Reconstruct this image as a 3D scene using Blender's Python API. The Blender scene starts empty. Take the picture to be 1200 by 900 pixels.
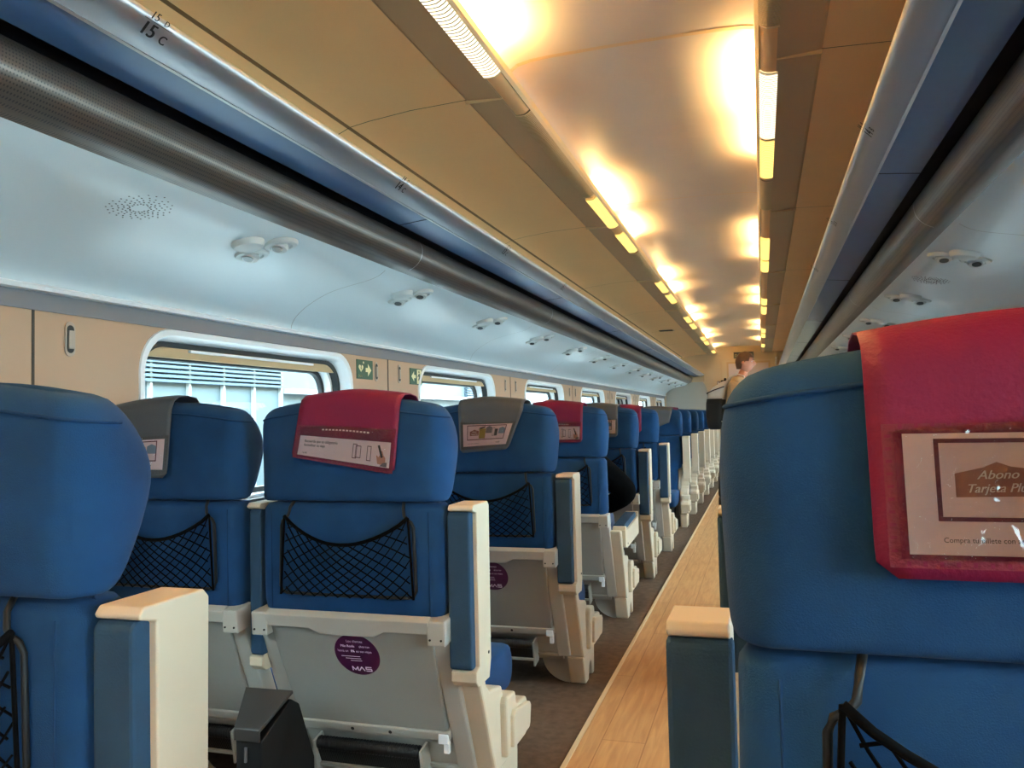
import bpy, bmesh, math, random
from mathutils import Vector, Matrix
random.seed(7)
SC = bpy.context.scene
COL = SC.collection
PI = math.pi

# ------------------------------------------------------------------ materials
def s2l(c):
    return tuple(((v/255)/12.92 if v/255 <= .04045 else ((v/255+.055)/1.055)**2.4) for v in c)

def new_mat(name):
    m = bpy.data.materials.new(name); m.use_nodes = True
    nt = m.node_tree
    return m, nt, nt.nodes['Principled BSDF']

def mat(name, rgb, rough=.6, metal=0., spec=.5, var=0., vscale=8., bump=0., bscale=60., sheen=0., coat=0.):
    """plain surface: colour with a little procedural variation and bump, in object space"""
    m, nt, b = new_mat(name)
    c = s2l(rgb)
    b.inputs['Base Color'].default_value = (*c, 1)
    b.inputs['Roughness'].default_value = rough
    b.inputs['Metallic'].default_value = metal
    b.inputs['Specular IOR Level'].default_value = spec
    if sheen:
        b.inputs['Sheen Weight'].default_value = sheen
        b.inputs['Sheen Roughness'].default_value = .5
    if coat: b.inputs['Coat Weight'].default_value = coat
    tc = nt.nodes.new('ShaderNodeTexCoord')
    if var:
        n = nt.nodes.new('ShaderNodeTexNoise'); n.inputs['Scale'].default_value = vscale
        n.inputs['Detail'].default_value = 5
        r = nt.nodes.new('ShaderNodeValToRGB')
        r.color_ramp.elements[0].position = .3; r.color_ramp.elements[1].position = .7
        r.color_ramp.elements[0].color = (*[v*(1-var) for v in c], 1)
        r.color_ramp.elements[1].color = (*[min(1, v*(1+var)) for v in c], 1)
        nt.links.new(tc.outputs['Object'], n.inputs['Vector'])
        nt.links.new(n.outputs['Fac'], r.inputs['Fac']); nt.links.new(r.outputs['Color'], b.inputs['Base Color'])
    if bump:
        n2 = nt.nodes.new('ShaderNodeTexNoise'); n2.inputs['Scale'].default_value = bscale
        n2.inputs['Detail'].default_value = 3
        bp = nt.nodes.new('ShaderNodeBump'); bp.inputs['Strength'].default_value = bump
        bp.inputs['Distance'].default_value = .004
        nt.links.new(tc.outputs['Object'], n2.inputs['Vector'])
        nt.links.new(n2.outputs['Fac'], bp.inputs['Height']); nt.links.new(bp.outputs['Normal'], b.inputs['Normal'])
    return m

def emit_mat(name, rgb, strength, lin=None):
    m, nt, b = new_mat(name)
    nt.nodes.remove(b)
    e = nt.nodes.new('ShaderNodeEmission')
    e.inputs['Color'].default_value = (*(lin or s2l(rgb)), 1); e.inputs['Strength'].default_value = strength
    nt.links.new(e.outputs[0], nt.nodes['Material Output'].inputs['Surface'])
    return m

def ribbed(m, axis, scale, dist=.003, strength=.6):
    """fine straight ribs along one object axis"""
    nt = m.node_tree; b = nt.nodes['Principled BSDF']
    tc = nt.nodes.new('ShaderNodeTexCoord'); w = nt.nodes.new('ShaderNodeTexWave')
    w.bands_direction = axis; w.inputs['Scale'].default_value = scale
    bp = nt.nodes.new('ShaderNodeBump'); bp.inputs['Strength'].default_value = strength; bp.inputs['Distance'].default_value = dist
    nt.links.new(tc.outputs['Object'], w.inputs['Vector']); nt.links.new(w.outputs['Fac'], bp.inputs['Height'])
    nt.links.new(bp.outputs['Normal'], b.inputs['Normal'])
    return m

M = {}
M['fabric'] = mat('blue_seat_fabric', (20, 60, 102), .92, spec=.2, var=.26, vscale=6, bump=.22, bscale=650, sheen=.03)
M['pad'] = mat('blue_grey_armrest_pad', (44, 70, 94), .9, spec=.2, var=.1, vscale=9, bump=.2, bscale=350)
M['piping'] = mat('dark_blue_piping', (22, 54, 92), .9, spec=.15)
M['cream'] = mat('cream_plastic', (207, 193, 168), .42, var=.04, vscale=4)
M['shell'] = mat('grey_white_plastic', (178, 175, 165), .45, var=.04, vscale=5, bump=.08, bscale=300)
M['tray'] = mat('grey_tray_plastic', (150, 150, 143), .5, var=.04, vscale=3, bump=.1, bscale=500)
M['rubber'] = ribbed(mat('black_ribbed_rubber', (16, 16, 18), .5), 'X', 55, .002)
M['black'] = mat('black_plastic', (9, 9, 10), .6)
M['cord'] = mat('black_net_cord', (4, 4, 6), .9, spec=.1)
M['under'] = mat('dark_mechanism', (38, 36, 34), .6)
M['red'] = mat('crimson_vinyl', (110, 20, 58), .5, spec=.25, var=.06, vscale=6, bump=.25, bscale=260)
M['redstitch'] = mat('dark_red_stitched_edge', (104, 8, 40), .4, bump=.5, bscale=160)
M['grey'] = mat('grey_vinyl', (70, 75, 81), .5, var=.05, vscale=6, bump=.25, bscale=260)
M['greystitch'] = mat('dark_grey_stitched_edge', (62, 62, 64), .5)
M['paper'] = mat('white_card_paper', (246, 226, 230), .6)
M['purple'] = mat('dark_purple_print', (92, 18, 52), .6)
M['brownprint'] = mat('brown_print', (150, 98, 84), .6)
M['oliveprint'] = mat('olive_print', (150, 132, 52), .6, var=.2, vscale=40)
M['greyprint'] = mat('grey_print', (118, 112, 120), .6)
M['blueprint'] = mat('grey_blue_print', (118, 142, 166), .6)
M['darkprint'] = mat('dark_print', (48, 42, 44), .6)
M['paleprint'] = mat('pale_print', (236, 214, 218), .6)
M['whiteprint'] = mat('white_print', (236, 232, 230), .6)
M['textprint'] = mat('dark_grey_lettering', (66, 48, 54), .6)
M['skinprint'] = mat('hand_print', (204, 148, 128), .6)
M['sticker'] = mat('purple_sticker', (72, 18, 62), .35)
M['stickerlt'] = mat('pale_lilac_lettering', (226, 208, 226), .5)
M['chrome'] = mat('satin_aluminium', (190, 192, 196), .4, metal=.9, var=.0, vscale=3)
M['rackblue'] = mat('blue_rack_panel', (34, 82, 130), .36, spec=.8, var=.05, vscale=30, coat=.15)
M['rackdark'] = mat('dark_recess', (12, 18, 34), .7)  # for panel grooves, and for shade painted into the gap behind the shelf
M['wall'] = mat('beige_wall_laminate', (184, 153, 124), .55, var=.02, vscale=3)  # cream laminate deepened with the warm tint of the interior light
M['wallband'] = mat('grey_wall_band', (112, 116, 124), .5)
M['hook'] = mat('beige_grey_plastic', (172, 158, 142), .45)
M['groove'] = mat('brown_groove', (136, 104, 70), .7)
M['seam'] = mat('dark_joint', (62, 54, 48), .7)
M['paneljoint'] = mat('grey_panel_joint', (150, 148, 142), .6)
M['cove'] = mat('pale_cove_laminate', (198, 209, 213), .36, spec=.5)  # pale laminate with the cool tint of daylight mixed into its colour
M['ceil'] = mat('cream_ceiling_panel', (252, 208, 148), .55, var=.02, vscale=3)
M['ceilband'] = mat('grey_beige_lamp_band', (206, 178, 138), .5)
M['vault'] = mat('satin_vault_panel', (232, 226, 214), .38, spec=.6, var=.02, vscale=4)
M['ridge'] = mat('cream_joint_strip', (236, 214, 170), .4)
M['white'] = mat('white_moulding', (240, 242, 242), .35)
M['gasket'] = mat('black_rubber_gasket', (20, 24, 26), .6)
M['blind'] = mat('tan_roller_blind', (190, 164, 124), .7, bump=.1, bscale=300)
M['reading'] = mat('grey_lamp_plastic', (196, 200, 198), .4)
M['lens_dark'] = mat('smoky_lens', (92, 96, 96), .2)
M['sign'] = mat('green_sign', (12, 74, 44), .4)
M['signlt'] = mat('pale_sign_print', (232, 226, 176), .5)
M['bin'] = mat('charcoal_metal', (78, 76, 74), .38, metal=.5)
M['trimstrip'] = mat('pale_metal_strip', (216, 196, 160), .4, metal=.2)
M['concrete'] = mat('dark_ballast', (62, 60, 58), .9, var=.1, vscale=2)
M['facade'] = mat('pale_blue_facade', (74, 90, 97), .6, var=.05, vscale=1)
M['mullion'] = mat('white_mullion', (150, 156, 158), .5)
M['louvre'] = mat('blue_grey_louvre', (58, 78, 92), .5)
M['skin'] = mat('skin', (206, 140, 112), .55, var=.05, vscale=12)
M['hair'] = mat('brown_hair', (82, 54, 36), .7, var=.25, vscale=60, bump=.5, bscale=120)
M['hair2'] = mat('light_brown_hair', (176, 128, 84), .7, var=.2, vscale=60)
M['shirt'] = mat('beige_shirt', (196, 166, 128), .85, var=.05, vscale=9)
M['trousers'] = mat('dark_trousers', (26, 25, 30), .9)
M['jacket'] = mat('black_jacket', (5, 5, 6), 1., spec=.05, bump=.3, bscale=30)
M['jeans'] = mat('blue_jeans', (58, 76, 104), .9, bump=.2, bscale=200)
M['packblack'] = mat('black_nylon', (15, 15, 17), .75, bump=.2, bscale=120)
M['packgrey'] = mat('light_grey_nylon', (214, 208, 198), .7, bump=.2, bscale=120)
M['shoe'] = mat('black_shoe', (20, 20, 22), .5)
M['display'] = mat('dark_display_glass', (24, 24, 26), .15)
M['amber'] = emit_mat('amber_display_text', (220, 190, 120), .5)
M['doorpane'] = mat('frosted_door_pane', (220, 206, 204), .25)
M['lens_unlit'] = ribbed(mat('unlit_ribbed_lens', (206, 182, 134), .35), 'Y', 26, .004, .8)

def carpet():
    m = mat('brown_carpet', (94, 77, 64), 1., spec=.1, var=.22, vscale=30, bump=.6, bscale=500)
    return m
M['carpet'] = carpet()

def wood():
    m, nt, b = new_mat('oak_aisle_boards')
    tc = nt.nodes.new('ShaderNodeTexCoord'); mp = nt.nodes.new('ShaderNodeMapping')
    mp.inputs['Scale'].default_value = (14, 1.1, 1)
    n = nt.nodes.new('ShaderNodeTexNoise'); n.inputs['Scale'].default_value = 4; n.inputs['Detail'].default_value = 8; n.inputs['Distortion'].default_value = .6
    r = nt.nodes.new('ShaderNodeValToRGB')
    r.color_ramp.elements[0].position = .32; r.color_ramp.elements[0].color = (*s2l((184, 136, 88)), 1)
    r.color_ramp.elements[1].position = .7; r.color_ramp.elements[1].color = (*s2l((208, 162, 110)), 1)
    # boards lying along the aisle, end joints staggered
    br = nt.nodes.new('ShaderNodeTexBrick'); mp2 = nt.nodes.new('ShaderNodeMapping')
    mp2.inputs['Rotation'].default_value = (0, 0, PI/2)
    br.inputs['Scale'].default_value = 1; br.inputs['Brick Width'].default_value = 1.3; br.inputs['Row Height'].default_value = .138
    br.inputs['Mortar Size'].default_value = .002; br.inputs['Color1'].default_value = (1, 1, 1, 1); br.inputs['Color2'].default_value = (.93, .92, .9, 1)
    br.inputs['Mortar'].default_value = (.62, .52, .44, 1)
    mx = nt.nodes.new('ShaderNodeMixRGB'); mx.blend_type = 'MULTIPLY'; mx.inputs['Fac'].default_value = 1
    L = nt.links
    L.new(tc.outputs['Object'], mp.inputs['Vector']); L.new(mp.outputs['Vector'], n.inputs['Vector']); L.new(n.outputs['Fac'], r.inputs['Fac'])
    L.new(tc.outputs['Object'], mp2.inputs['Vector']); L.new(mp2.outputs['Vector'], br.inputs['Vector'])
    L.new(r.outputs['Color'], mx.inputs['Color1']); L.new(br.outputs['Color'], mx.inputs['Color2']); L.new(mx.outputs['Color'], b.inputs['Base Color'])
    b.inputs['Roughness'].default_value = .5
    return m
M['wood'] = wood()

def perforated():
    """dark bronze-grey sheet metal punched with a grid of tiny holes"""
    m, nt, b = new_mat('perforated_grey_metal')
    tc = nt.nodes.new('ShaderNodeTexCoord')
    mp = nt.nodes.new('ShaderNodeMapping'); mp.inputs['Scale'].default_value = (140, 140, 140)
    fr = nt.nodes.new('ShaderNodeVectorMath'); fr.operation = 'FRACTION'
    sb = nt.nodes.new('ShaderNodeVectorMath'); sb.operation = 'SUBTRACT'; sb.inputs[1].default_value = (.5, .5, .5)
    ml = nt.nodes.new('ShaderNodeVectorMath'); ml.operation = 'MULTIPLY'; ml.inputs[1].default_value = (0, 1, 1)
    ln = nt.nodes.new('ShaderNodeVectorMath'); ln.operation = 'LENGTH'
    lt = nt.nodes.new('ShaderNodeMath'); lt.operation = 'LESS_THAN'; lt.inputs[1].default_value = .24
    mx = nt.nodes.new('ShaderNodeMixRGB'); mx.inputs['Color1'].default_value = (*s2l((104, 95, 88)), 1); mx.inputs['Color2'].default_value = (*s2l((52, 48, 46)), 1)
    inv = nt.nodes.new('ShaderNodeMath'); inv.operation = 'MULTIPLY_ADD'; inv.inputs[1].default_value = -.6; inv.inputs[2].default_value = .6
    L = nt.links
    L.new(tc.outputs['Object'], mp.inputs['Vector']); L.new(mp.outputs['Vector'], fr.inputs[0]); L.new(fr.outputs['Vector'], sb.inputs[0])
    L.new(sb.outputs['Vector'], ml.inputs[0]); L.new(ml.outputs['Vector'], ln.inputs[0]); L.new(ln.outputs['Value'], lt.inputs[0])
    L.new(lt.outputs['Value'], mx.inputs['Fac']); L.new(mx.outputs['Color'], b.inputs['Base Color'])
    L.new(lt.outputs['Value'], inv.inputs[0]); L.new(inv.outputs['Value'], b.inputs['Metallic'])
    b.inputs['Roughness'].default_value = .36
    return m
M['perf'] = perforated()

def clear(name, tint, gloss, rough=.03):
    m, nt, b = new_mat(name); nt.nodes.remove(b)
    t = nt.nodes.new('ShaderNodeBsdfTransparent'); t.inputs['Color'].default_value = (*tint, 1)
    g = nt.nodes.new('ShaderNodeBsdfGlossy'); g.inputs['Roughness'].default_value = rough
    x = nt.nodes.new('ShaderNodeMixShader'); f = nt.nodes.new('ShaderNodeLayerWeight'); f.inputs['Blend'].default_value = gloss
    nt.links.new(f.outputs['Fresnel'], x.inputs['Fac']); nt.links.new(t.outputs[0], x.inputs[1]); nt.links.new(g.outputs[0], x.inputs[2])
    nt.links.new(x.outputs[0], nt.nodes['Material Output'].inputs['Surface'])
    return m, nt, g
M['glass'] = clear('window_glass', (.93, .97, .97), .12)[0]
def film():
    m, nt, g = clear('clear_pocket_film', (.97, .95, .95), .32, .04)
    tc = nt.nodes.new('ShaderNodeTexCoord'); n = nt.nodes.new('ShaderNodeTexNoise')
    n.inputs['Scale'].default_value = 18; n.inputs['Detail'].default_value = 2; n.inputs['Distortion'].default_value = 1.5
    bp = nt.nodes.new('ShaderNodeBump'); bp.inputs['Strength'].default_value = 1.; bp.inputs['Distance'].default_value = .02
    nt.links.new(tc.outputs['Object'], n.inputs['Vector']); nt.links.new(n.outputs['Fac'], bp.inputs['Height']); nt.links.new(bp.outputs['Normal'], g.inputs['Normal'])
    return m
M['film'] = film()

def lit_lens(name, strength, lin):
    """glowing ribbed diffuser: emission with fine darker ribs across the strip"""
    m, nt, b = new_mat(name); nt.nodes.remove(b)
    tc = nt.nodes.new('ShaderNodeTexCoord'); w = nt.nodes.new('ShaderNodeTexWave'); w.bands_direction = 'Y'; w.inputs['Scale'].default_value = 16
    r = nt.nodes.new('ShaderNodeValToRGB'); r.color_ramp.elements[0].position = 0; r.color_ramp.elements[0].color = (.03, .02, .01, 1)
    r.color_ramp.elements[1].position = .55; r.color_ramp.elements[1].color = (1, 1, 1, 1)
    mu = nt.nodes.new('ShaderNodeMath'); mu.operation = 'MULTIPLY'; mu.inputs[1].default_value = strength
    e = nt.nodes.new('ShaderNodeEmission'); e.inputs['Color'].default_value = (*lin, 1)
    L = nt.links
    L.new(tc.outputs['Object'], w.inputs['Vector']); L.new(w.outputs['Fac'], r.inputs['Fac']); L.new(r.outputs['Color'], mu.inputs[0])
    L.new(mu.outputs[0], e.inputs['Strength']); L.new(e.outputs[0], nt.nodes['Material Output'].inputs['Surface'])
    return m
M['lens_hot'] = lit_lens('lit_ribbed_lens_white', 1.4, (1, .86, .55))
M['lens_warm'] = lit_lens('lit_ribbed_lens_yellow', 1.5, (1, .62, .15))

# ------------------------------------------------------------------ mesh helpers
def link(o, parent=None):
    COL.objects.link(o)
    if parent is not None: o.parent = parent
    return o

def obj(name, bm, m, parent=None, smooth=False, bevel=0., seg=2, subsurf=0, auto=None):
    me = bpy.data.meshes.new(name)
    bmesh.ops.recalc_face_normals(bm, faces=bm.faces)
    if bevel:
        es = [e for e in bm.edges if len(e.link_faces) == 2 and e.calc_face_angle(0) > .5]
        bmesh.ops.bevel(bm, geom=es, offset=bevel, segments=seg, profile=.5, affect='EDGES', clamp_overlap=True)
    if smooth or auto:
        for f in bm.faces: f.smooth = True
        if auto:
            for e in bm.edges:
                if len(e.link_faces) == 2 and e.calc_face_angle(0) > auto: e.smooth = False
    bm.to_mesh(me); bm.free()
    me.materials.append(M[m] if isinstance(m, str) else m)
    o = bpy.data.objects.new(name, me); link(o, parent)
    if subsurf:
        md = o.modifiers.new('sub', 'SUBSURF'); md.levels = subsurf; md.render_levels = subsurf
    return o

def tag(o, label=None, cat=None, group=None, kind=None):
    if label: o['label'] = label
    if cat: o['category'] = cat
    if group: o['group'] = group
    if kind: o['kind'] = kind
    return o

def empty(name, loc=(0, 0, 0), rz=0., label=None, cat=None, group=None):
    o = bpy.data.objects.new(name, None); o.empty_display_size = .1
    o.location = loc; o.rotation_euler = (0, 0, rz)
    link(o); return tag(o, label, cat, group)

def struct(name, bm, m, parent=None, **k):
    o = obj(name, bm, m, parent, **k)
    if parent is None: o['kind'] = 'structure'
    return o

def box(bm, x0, x1, y0, y1, z0, z1):
    v = [bm.verts.new((x, y, z)) for x in (x0, x1) for y in (y0, y1) for z in (z0, z1)]
    for f in ((0, 1, 3, 2), (4, 6, 7, 5), (0, 4, 5, 1), (2, 3, 7, 6), (0, 2, 6, 4), (1, 5, 7, 3)):
        bm.faces.new([v[i] for i in f])
    return v

def hexa(bm, pts):
    """8 points in the order of box()"""
    v = [bm.verts.new(p) for p in pts]
    for f in ((0, 1, 3, 2), (4, 6, 7, 5), (0, 4, 5, 1), (2, 3, 7, 6), (0, 2, 6, 4), (1, 5, 7, 3)):
        bm.faces.new([v[i] for i in f])

def prism_yz(bm, poly, x0, x1):
    a = [bm.verts.new((x0, y, z)) for y, z in poly]; b = [bm.verts.new((x1, y, z)) for y, z in poly]
    n = len(poly)
    bm.faces.new(a); bm.faces.new(b[::-1])
    for i in range(n): bm.faces.new((a[i], b[i], b[(i+1) % n], a[(i+1) % n]))

def prism_xz(bm, poly, y0, y1, close=True):
    a = [bm.verts.new((x, y0, z)) for x, z in poly]; b = [bm.verts.new((x, y1, z)) for x, z in poly]
    n = len(poly)
    if close: bm.faces.new(a); bm.faces.new(b[::-1])
    for i in range(n if close else n-1): bm.faces.new((a[i], b[i], b[(i+1) % n], a[(i+1) % n]))

def sheet_y(bm, poly, ys):
    """open profile (x,z) carried along the coach"""
    rows = [[bm.verts.new((x, y, z)) for x, z in poly] for y in ys]
    for r0, r1 in zip(rows, rows[1:]):
        for i in range(len(poly)-1): bm.faces.new((r0[i], r0[i+1], r1[i+1], r1[i]))

def loft(bm, rings, cap=True, closed=True):
    R = [[bm.verts.new(p) for p in r] for r in rings]
    n = len(rings[0])
    for a, b in zip(R, R[1:]):
        for i in range(n if closed else n-1): bm.faces.new((a[i], a[(i+1) % n], b[(i+1) % n], b[i]))
    if cap:
        for r, pick in ((R[0], 0), (R[-1], 1)):
            bm.faces.new(r if pick else r[::-1])
    return R

def tube(bm, pts, r, n=6, closed=False, taper=None):
    pts = [Vector(p) for p in pts]; rings = []; ref = Vector((0.13, 0.31, .94)).normalized()
    N = len(pts)
    for i, p in enumerate(pts):
        a = pts[i-1] if (i or closed) else p; b = pts[(i+1) % N] if (i < N-1 or closed) else p
        d = (b-a).normalized(); s = d.cross(ref)
        if s.length < 1e-4: s = d.cross(Vector((1, 0, 0)))
        s.normalize(); t = d.cross(s)
        rr = r if taper is None else r*taper[i]
        rings.append([p+rr*(math.cos(2*PI*k/n)*s+math.sin(2*PI*k/n)*t) for k in range(n)])
    V = [[bm.verts.new(q) for q in R] for R in rings]
    for i in range(N if closed else N-1):
        a, b = V[i], V[(i+1) % N]
        for k in range(n): bm.faces.new((a[k], a[(k+1) % n], b[(k+1) % n], b[k]))
    if not closed:
        bm.faces.new(V[0][::-1]); bm.faces.new(V[-1])

def cyl(bm, c, axis, r, h, n=20, r2=None):
    axis = Vector(axis).normalized(); c = Vector(c); r2 = r if r2 is None else r2
    s = axis.orthogonal().normalized(); t = axis.cross(s)
    a = [bm.verts.new(c+r*(math.cos(2*PI*k/n)*s+math.sin(2*PI*k/n)*t)) for k in range(n)]
    b = [bm.verts.new(c+axis*h+r2*(math.cos(2*PI*k/n)*s+math.sin(2*PI*k/n)*t)) for k in range(n)]
    for k in range(n): bm.faces.new((a[k], a[(k+1) % n], b[(k+1) % n], b[k]))
    bm.faces.new(a[::-1]); bm.faces.new(b)

def lathe(bm, c, axis, prof, n=20):
    """prof: (radius, height along axis)"""
    axis = Vector(axis).normalized(); c = Vector(c); s = axis.orthogonal().normalized(); t = axis.cross(s)
    R = [[bm.verts.new(c+axis*h+max(r, 1e-5)*(math.cos(2*PI*k/n)*s+math.sin(2*PI*k/n)*t)) for k in range(n)] for r, h in prof]
    for a, b in zip(R, R[1:]):
        for k in range(n): bm.faces.new((a[k], a[(k+1) % n], b[(k+1) % n], b[k]))
    bm.faces.new(R[0][::-1]); bm.faces.new(R[-1])

# text -> list of polygons in 2D (unit font size, origin per align)
_TXT = {}
def text_polys(s, align='LEFT', shear=0.):
    key = (s, align, shear)
    if key in _TXT: return _TXT[key]
    cu = bpy.data.curves.new('lettering', 'FONT'); cu.body = s; cu.align_x = align; cu.size = 1; cu.shear = shear; cu.resolution_u = 3
    o = bpy.data.objects.new('lettering', cu); COL.objects.link(o)
    dg = bpy.context.evaluated_depsgraph_get(); dg.update()
    me = bpy.data.meshes.new_from_object(o.evaluated_get(dg))
    vs = [(v.co.x, v.co.y) for v in me.vertices]
    r = [[vs[i] for i in p.vertices] for p in me.polygons]
    bpy.data.objects.remove(o); bpy.data.curves.remove(cu); bpy.data.meshes.remove(me)
    _TXT[key] = r
    return r

def put_text(bm, P, s, x, y, size, align='LEFT', shear=0., bold=0., sx=1., rot=0.):
    """P maps plane coords (x right, y up) to 3-D"""
    ca, sa = math.cos(rot), math.sin(rot)
    for dx in ((0,) if not bold else (-bold, 0, bold)):
        for poly in text_polys(s, align, shear):
            q = [((px*sx+dx)*size, py*size) for px, py in poly]
            try: bm.faces.new([bm.verts.new(P(x+a*ca-b*sa, y+a*sa+b*ca)) for a, b in q])
            except ValueError: pass

def put_poly(bm, P, pts):
    bm.faces.new([bm.verts.new(P(*p)) for p in pts])

def put_rect(bm, P, x0, y0, x1, y1):
    put_poly(bm, P, [(x0, y0), (x1, y0), (x1, y1), (x0, y1)])

def put_frame(bm, P, x0, y0, x1, y1, w, h=None):
    h = h or w
    put_rect(bm, P, x0, y0, x1, y0+h); put_rect(bm, P, x0, y1-h, x1, y1)
    put_rect(bm, P, x0, y0+h, x0+w, y1-h); put_rect(bm, P, x1-w, y0+h, x1, y1-h)

# ------------------------------------------------------------------ the coach (x across, 0 = aisle centre; y along; z up)
Y0, Y1 = -5.2, 16.3
HW = 1.45
RING = [2.87+2.12*k for k in range(-3, 7)]
WY = [(2.075+2.13*k, 3.395+2.13*k) for k in range(-3, 7)]
WZ0, WZ1 = .72, 1.33
ys_long = [Y0, Y1]

bm = bmesh.new(); box(bm, -HW-.1, HW+.1, Y0, Y1, -.05, 0); struct('floor', bm, 'carpet')
bm = bmesh.new(); box(bm, -.203, .203, Y0, Y1-.02, 0, .006); struct('floor_aisle', bm, 'wood')
for s, nm in ((-1, 'trim_1'), (1, 'trim_2')):
    bm = bmesh.new(); box(bm, min(s*.203, s*.219), max(s*.203, s*.219), Y0, Y1-.02, 0, .009); struct(nm, bm, 'trimstrip', bevel=.002)

# side walls with rounded window openings
def rrect_loop(y0, y1, z0, z1, r, n=8):
    pts = []
    for cy, cz, a0 in ((y1-r, z1-r, 0), (y0+r, z1-r, PI/2), (y0+r, z0+r, PI), (y1-r, z0+r, 1.5*PI)):
        for k in range(n+1):
            a = a0+k/n*PI/2; pts.append((cy+r*math.cos(a), cz+r*math.sin(a)))
    return pts

def wall(side, name):
    bm = bmesh.new(); X = side*HW
    edges = [Y0]+[(WY[i][1]+WY[i+1][0])/2 for i in range(len(WY)-1)]+[Y1]
    for (a, b), e0, e1 in zip(WY, edges, edges[1:]):
        e1 = min(e1, Y1)
        base = rrect_loop(a, b, WZ0, WZ1, .13); inner = []
        for p, q in zip(base, base[1:]+base[:1]):
            inner.append(p); d = math.hypot(q[0]-p[0], q[1]-p[1]); nn = int(d/.04)
            for j in range(1, nn): inner.append((p[0]+(q[0]-p[0])*j/nn, p[1]+(q[1]-p[1])*j/nn))
        cy, cz = (a+b)/2, (WZ0+WZ1)/2
        outer = []
        for y, z in inner:
            dy, dz = y-cy, z-cz
            ty = ((e1-cy)/dy if dy > 1e-9 else (e0-cy)/dy if dy < -1e-9 else 1e9)
            tz = ((1.41-cz)/dz if dz > 1e-9 else (0-cz)/dz if dz < -1e-9 else 1e9)
            t = min(ty, tz); outer.append((cy+dy*t, cz+dz*t))
        I = [bm.verts.new((X, y, z)) for y, z in inner]; O = [bm.verts.new((X, y, z)) for y, z in outer]
        n = len(I)
        for k in range(n): bm.faces.new((I[k], I[(k+1) % n], O[(k+1) % n], O[k]))
        # the bay's four corners, cut off by the projection, get their own triangles
        for k in range(n):
            p, q = outer[k], outer[(k+1) % n]
            if abs(p[0]-q[0]) > 1e-6 and abs(p[1]-q[1]) > 1e-6:
                c = (e1 if max(p[0], q[0]) > cy else e0, 1.41 if max(p[1], q[1]) > cz else 0)
                bm.faces.new((O[k], O[(k+1) % n], bm.verts.new((X, *c))))
    o = struct(name, bm, 'wall')
    return o, edges
wl, pillars = wall(-1, 'wall_left')
wr, _ = wall(1, 'wall_right')
# grey band under the cove, panel joints
for s, nm in ((-1, 'left'), (1, 'right')):
    bm = bmesh.new(); box(bm, min(s*HW, s*(HW-.006)), max(s*HW, s*(HW-.006)), Y0, Y1, 1.354, 1.413); struct('trim_band_'+nm, bm, 'wallband')
    bm = bmesh.new()
    for y in pillars[1:-1]: box(bm, min(s*HW, s*(HW-.002)), max(s*HW, s*(HW-.002)), y-.004, y+.004, .0, 1.354)
    struct('trim_joints_'+nm, bm, 'seam')

# windows
def window(side, k, y0, y1):
    X = side*HW; nm = 'window_%d' % (k+1 if side < 0 else k+11)
    def ring(x0, g0, x1, g1, bmm):
        A = [(X+side*x0, y, z) for y, z in rrect_loop(y0+g0, y1-g0, WZ0+g0, WZ1-g0, max(.13-g0*.6, .02))]
        B = [(X+side*x1, y, z) for y, z in rrect_loop(y0+g1, y1-g1, WZ0+g1, WZ1-g1, max(.13-g1*.6, .02))]
        loft(bmm, [A, B], cap=False)
    bm = bmesh.new()
    ring(-.006, -.022, -.006, -.004, bm); ring(-.006, -.004, .0, 0, bm); ring(0, 0, .045, .012, bm); ring(0, -.024, -.006, -.022, bm)
    fr = obj(nm, bm, 'white', None, smooth=False, auto=.6); fr['kind'] = 'structure'
    bm = bmesh.new(); ring(.045, .006, .045, .03, bm); ring(.045, .03, .075, .03, bm); obj('gasket', bm, 'gasket', fr, auto=.6)
    bm = bmesh.new(); ring(.075, .02, .075, .044, bm); ring(.075, .044, .11, .046, bm); obj('inner_frame', bm, 'white', fr, auto=.6)
    bm = bmesh.new(); ring(.11, .02, .11, .066, bm); ring(.11, .066, .13, .068, bm); ring(.13, .068, .13, -.06, bm); obj('outer_gasket', bm, 'gasket', fr, auto=.6)
    bm = bmesh.new(); q = [(X+side*.118, y, z) for y, z in rrect_loop(y0+.03, y1-.03, WZ0+.03, WZ1-.03, .1)]
    bm.faces.new([bm.verts.new(p) for p in q]); obj('pane', bm, 'glass', fr)
    # roller blind, drawn down a hand's breadth, with its pull bar
    drop = {0: .052, 1: .05, 2: .045}.get(k, .045)
    bm = bmesh.new()
    xb = X+side*.05
    box(bm, min(xb, xb+side*.012), max(xb, xb+side*.012), y0+.05, y1-.05, WZ1-.012-drop, WZ1-.014)
    obj('blind', bm, 'blind', fr)
    bm = bmesh.new(); xb = X+side*.034
    box(bm, min(xb, xb+side*.012), max(xb, xb+side*.012), y0+.26, y1-.26, WZ1-drop+.010, WZ1-drop+.019)
    obj('blind_bar', bm, 'white', fr, bevel=.002)
for k, (a, b) in enumerate(WY[3:]):
    window(-1, k, a, b)
for k, (a, b) in enumerate(WY): window(1, k, a, b)
for k, (a, b) in enumerate(WY[:3]): window(-1, k+7, a, b)

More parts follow.
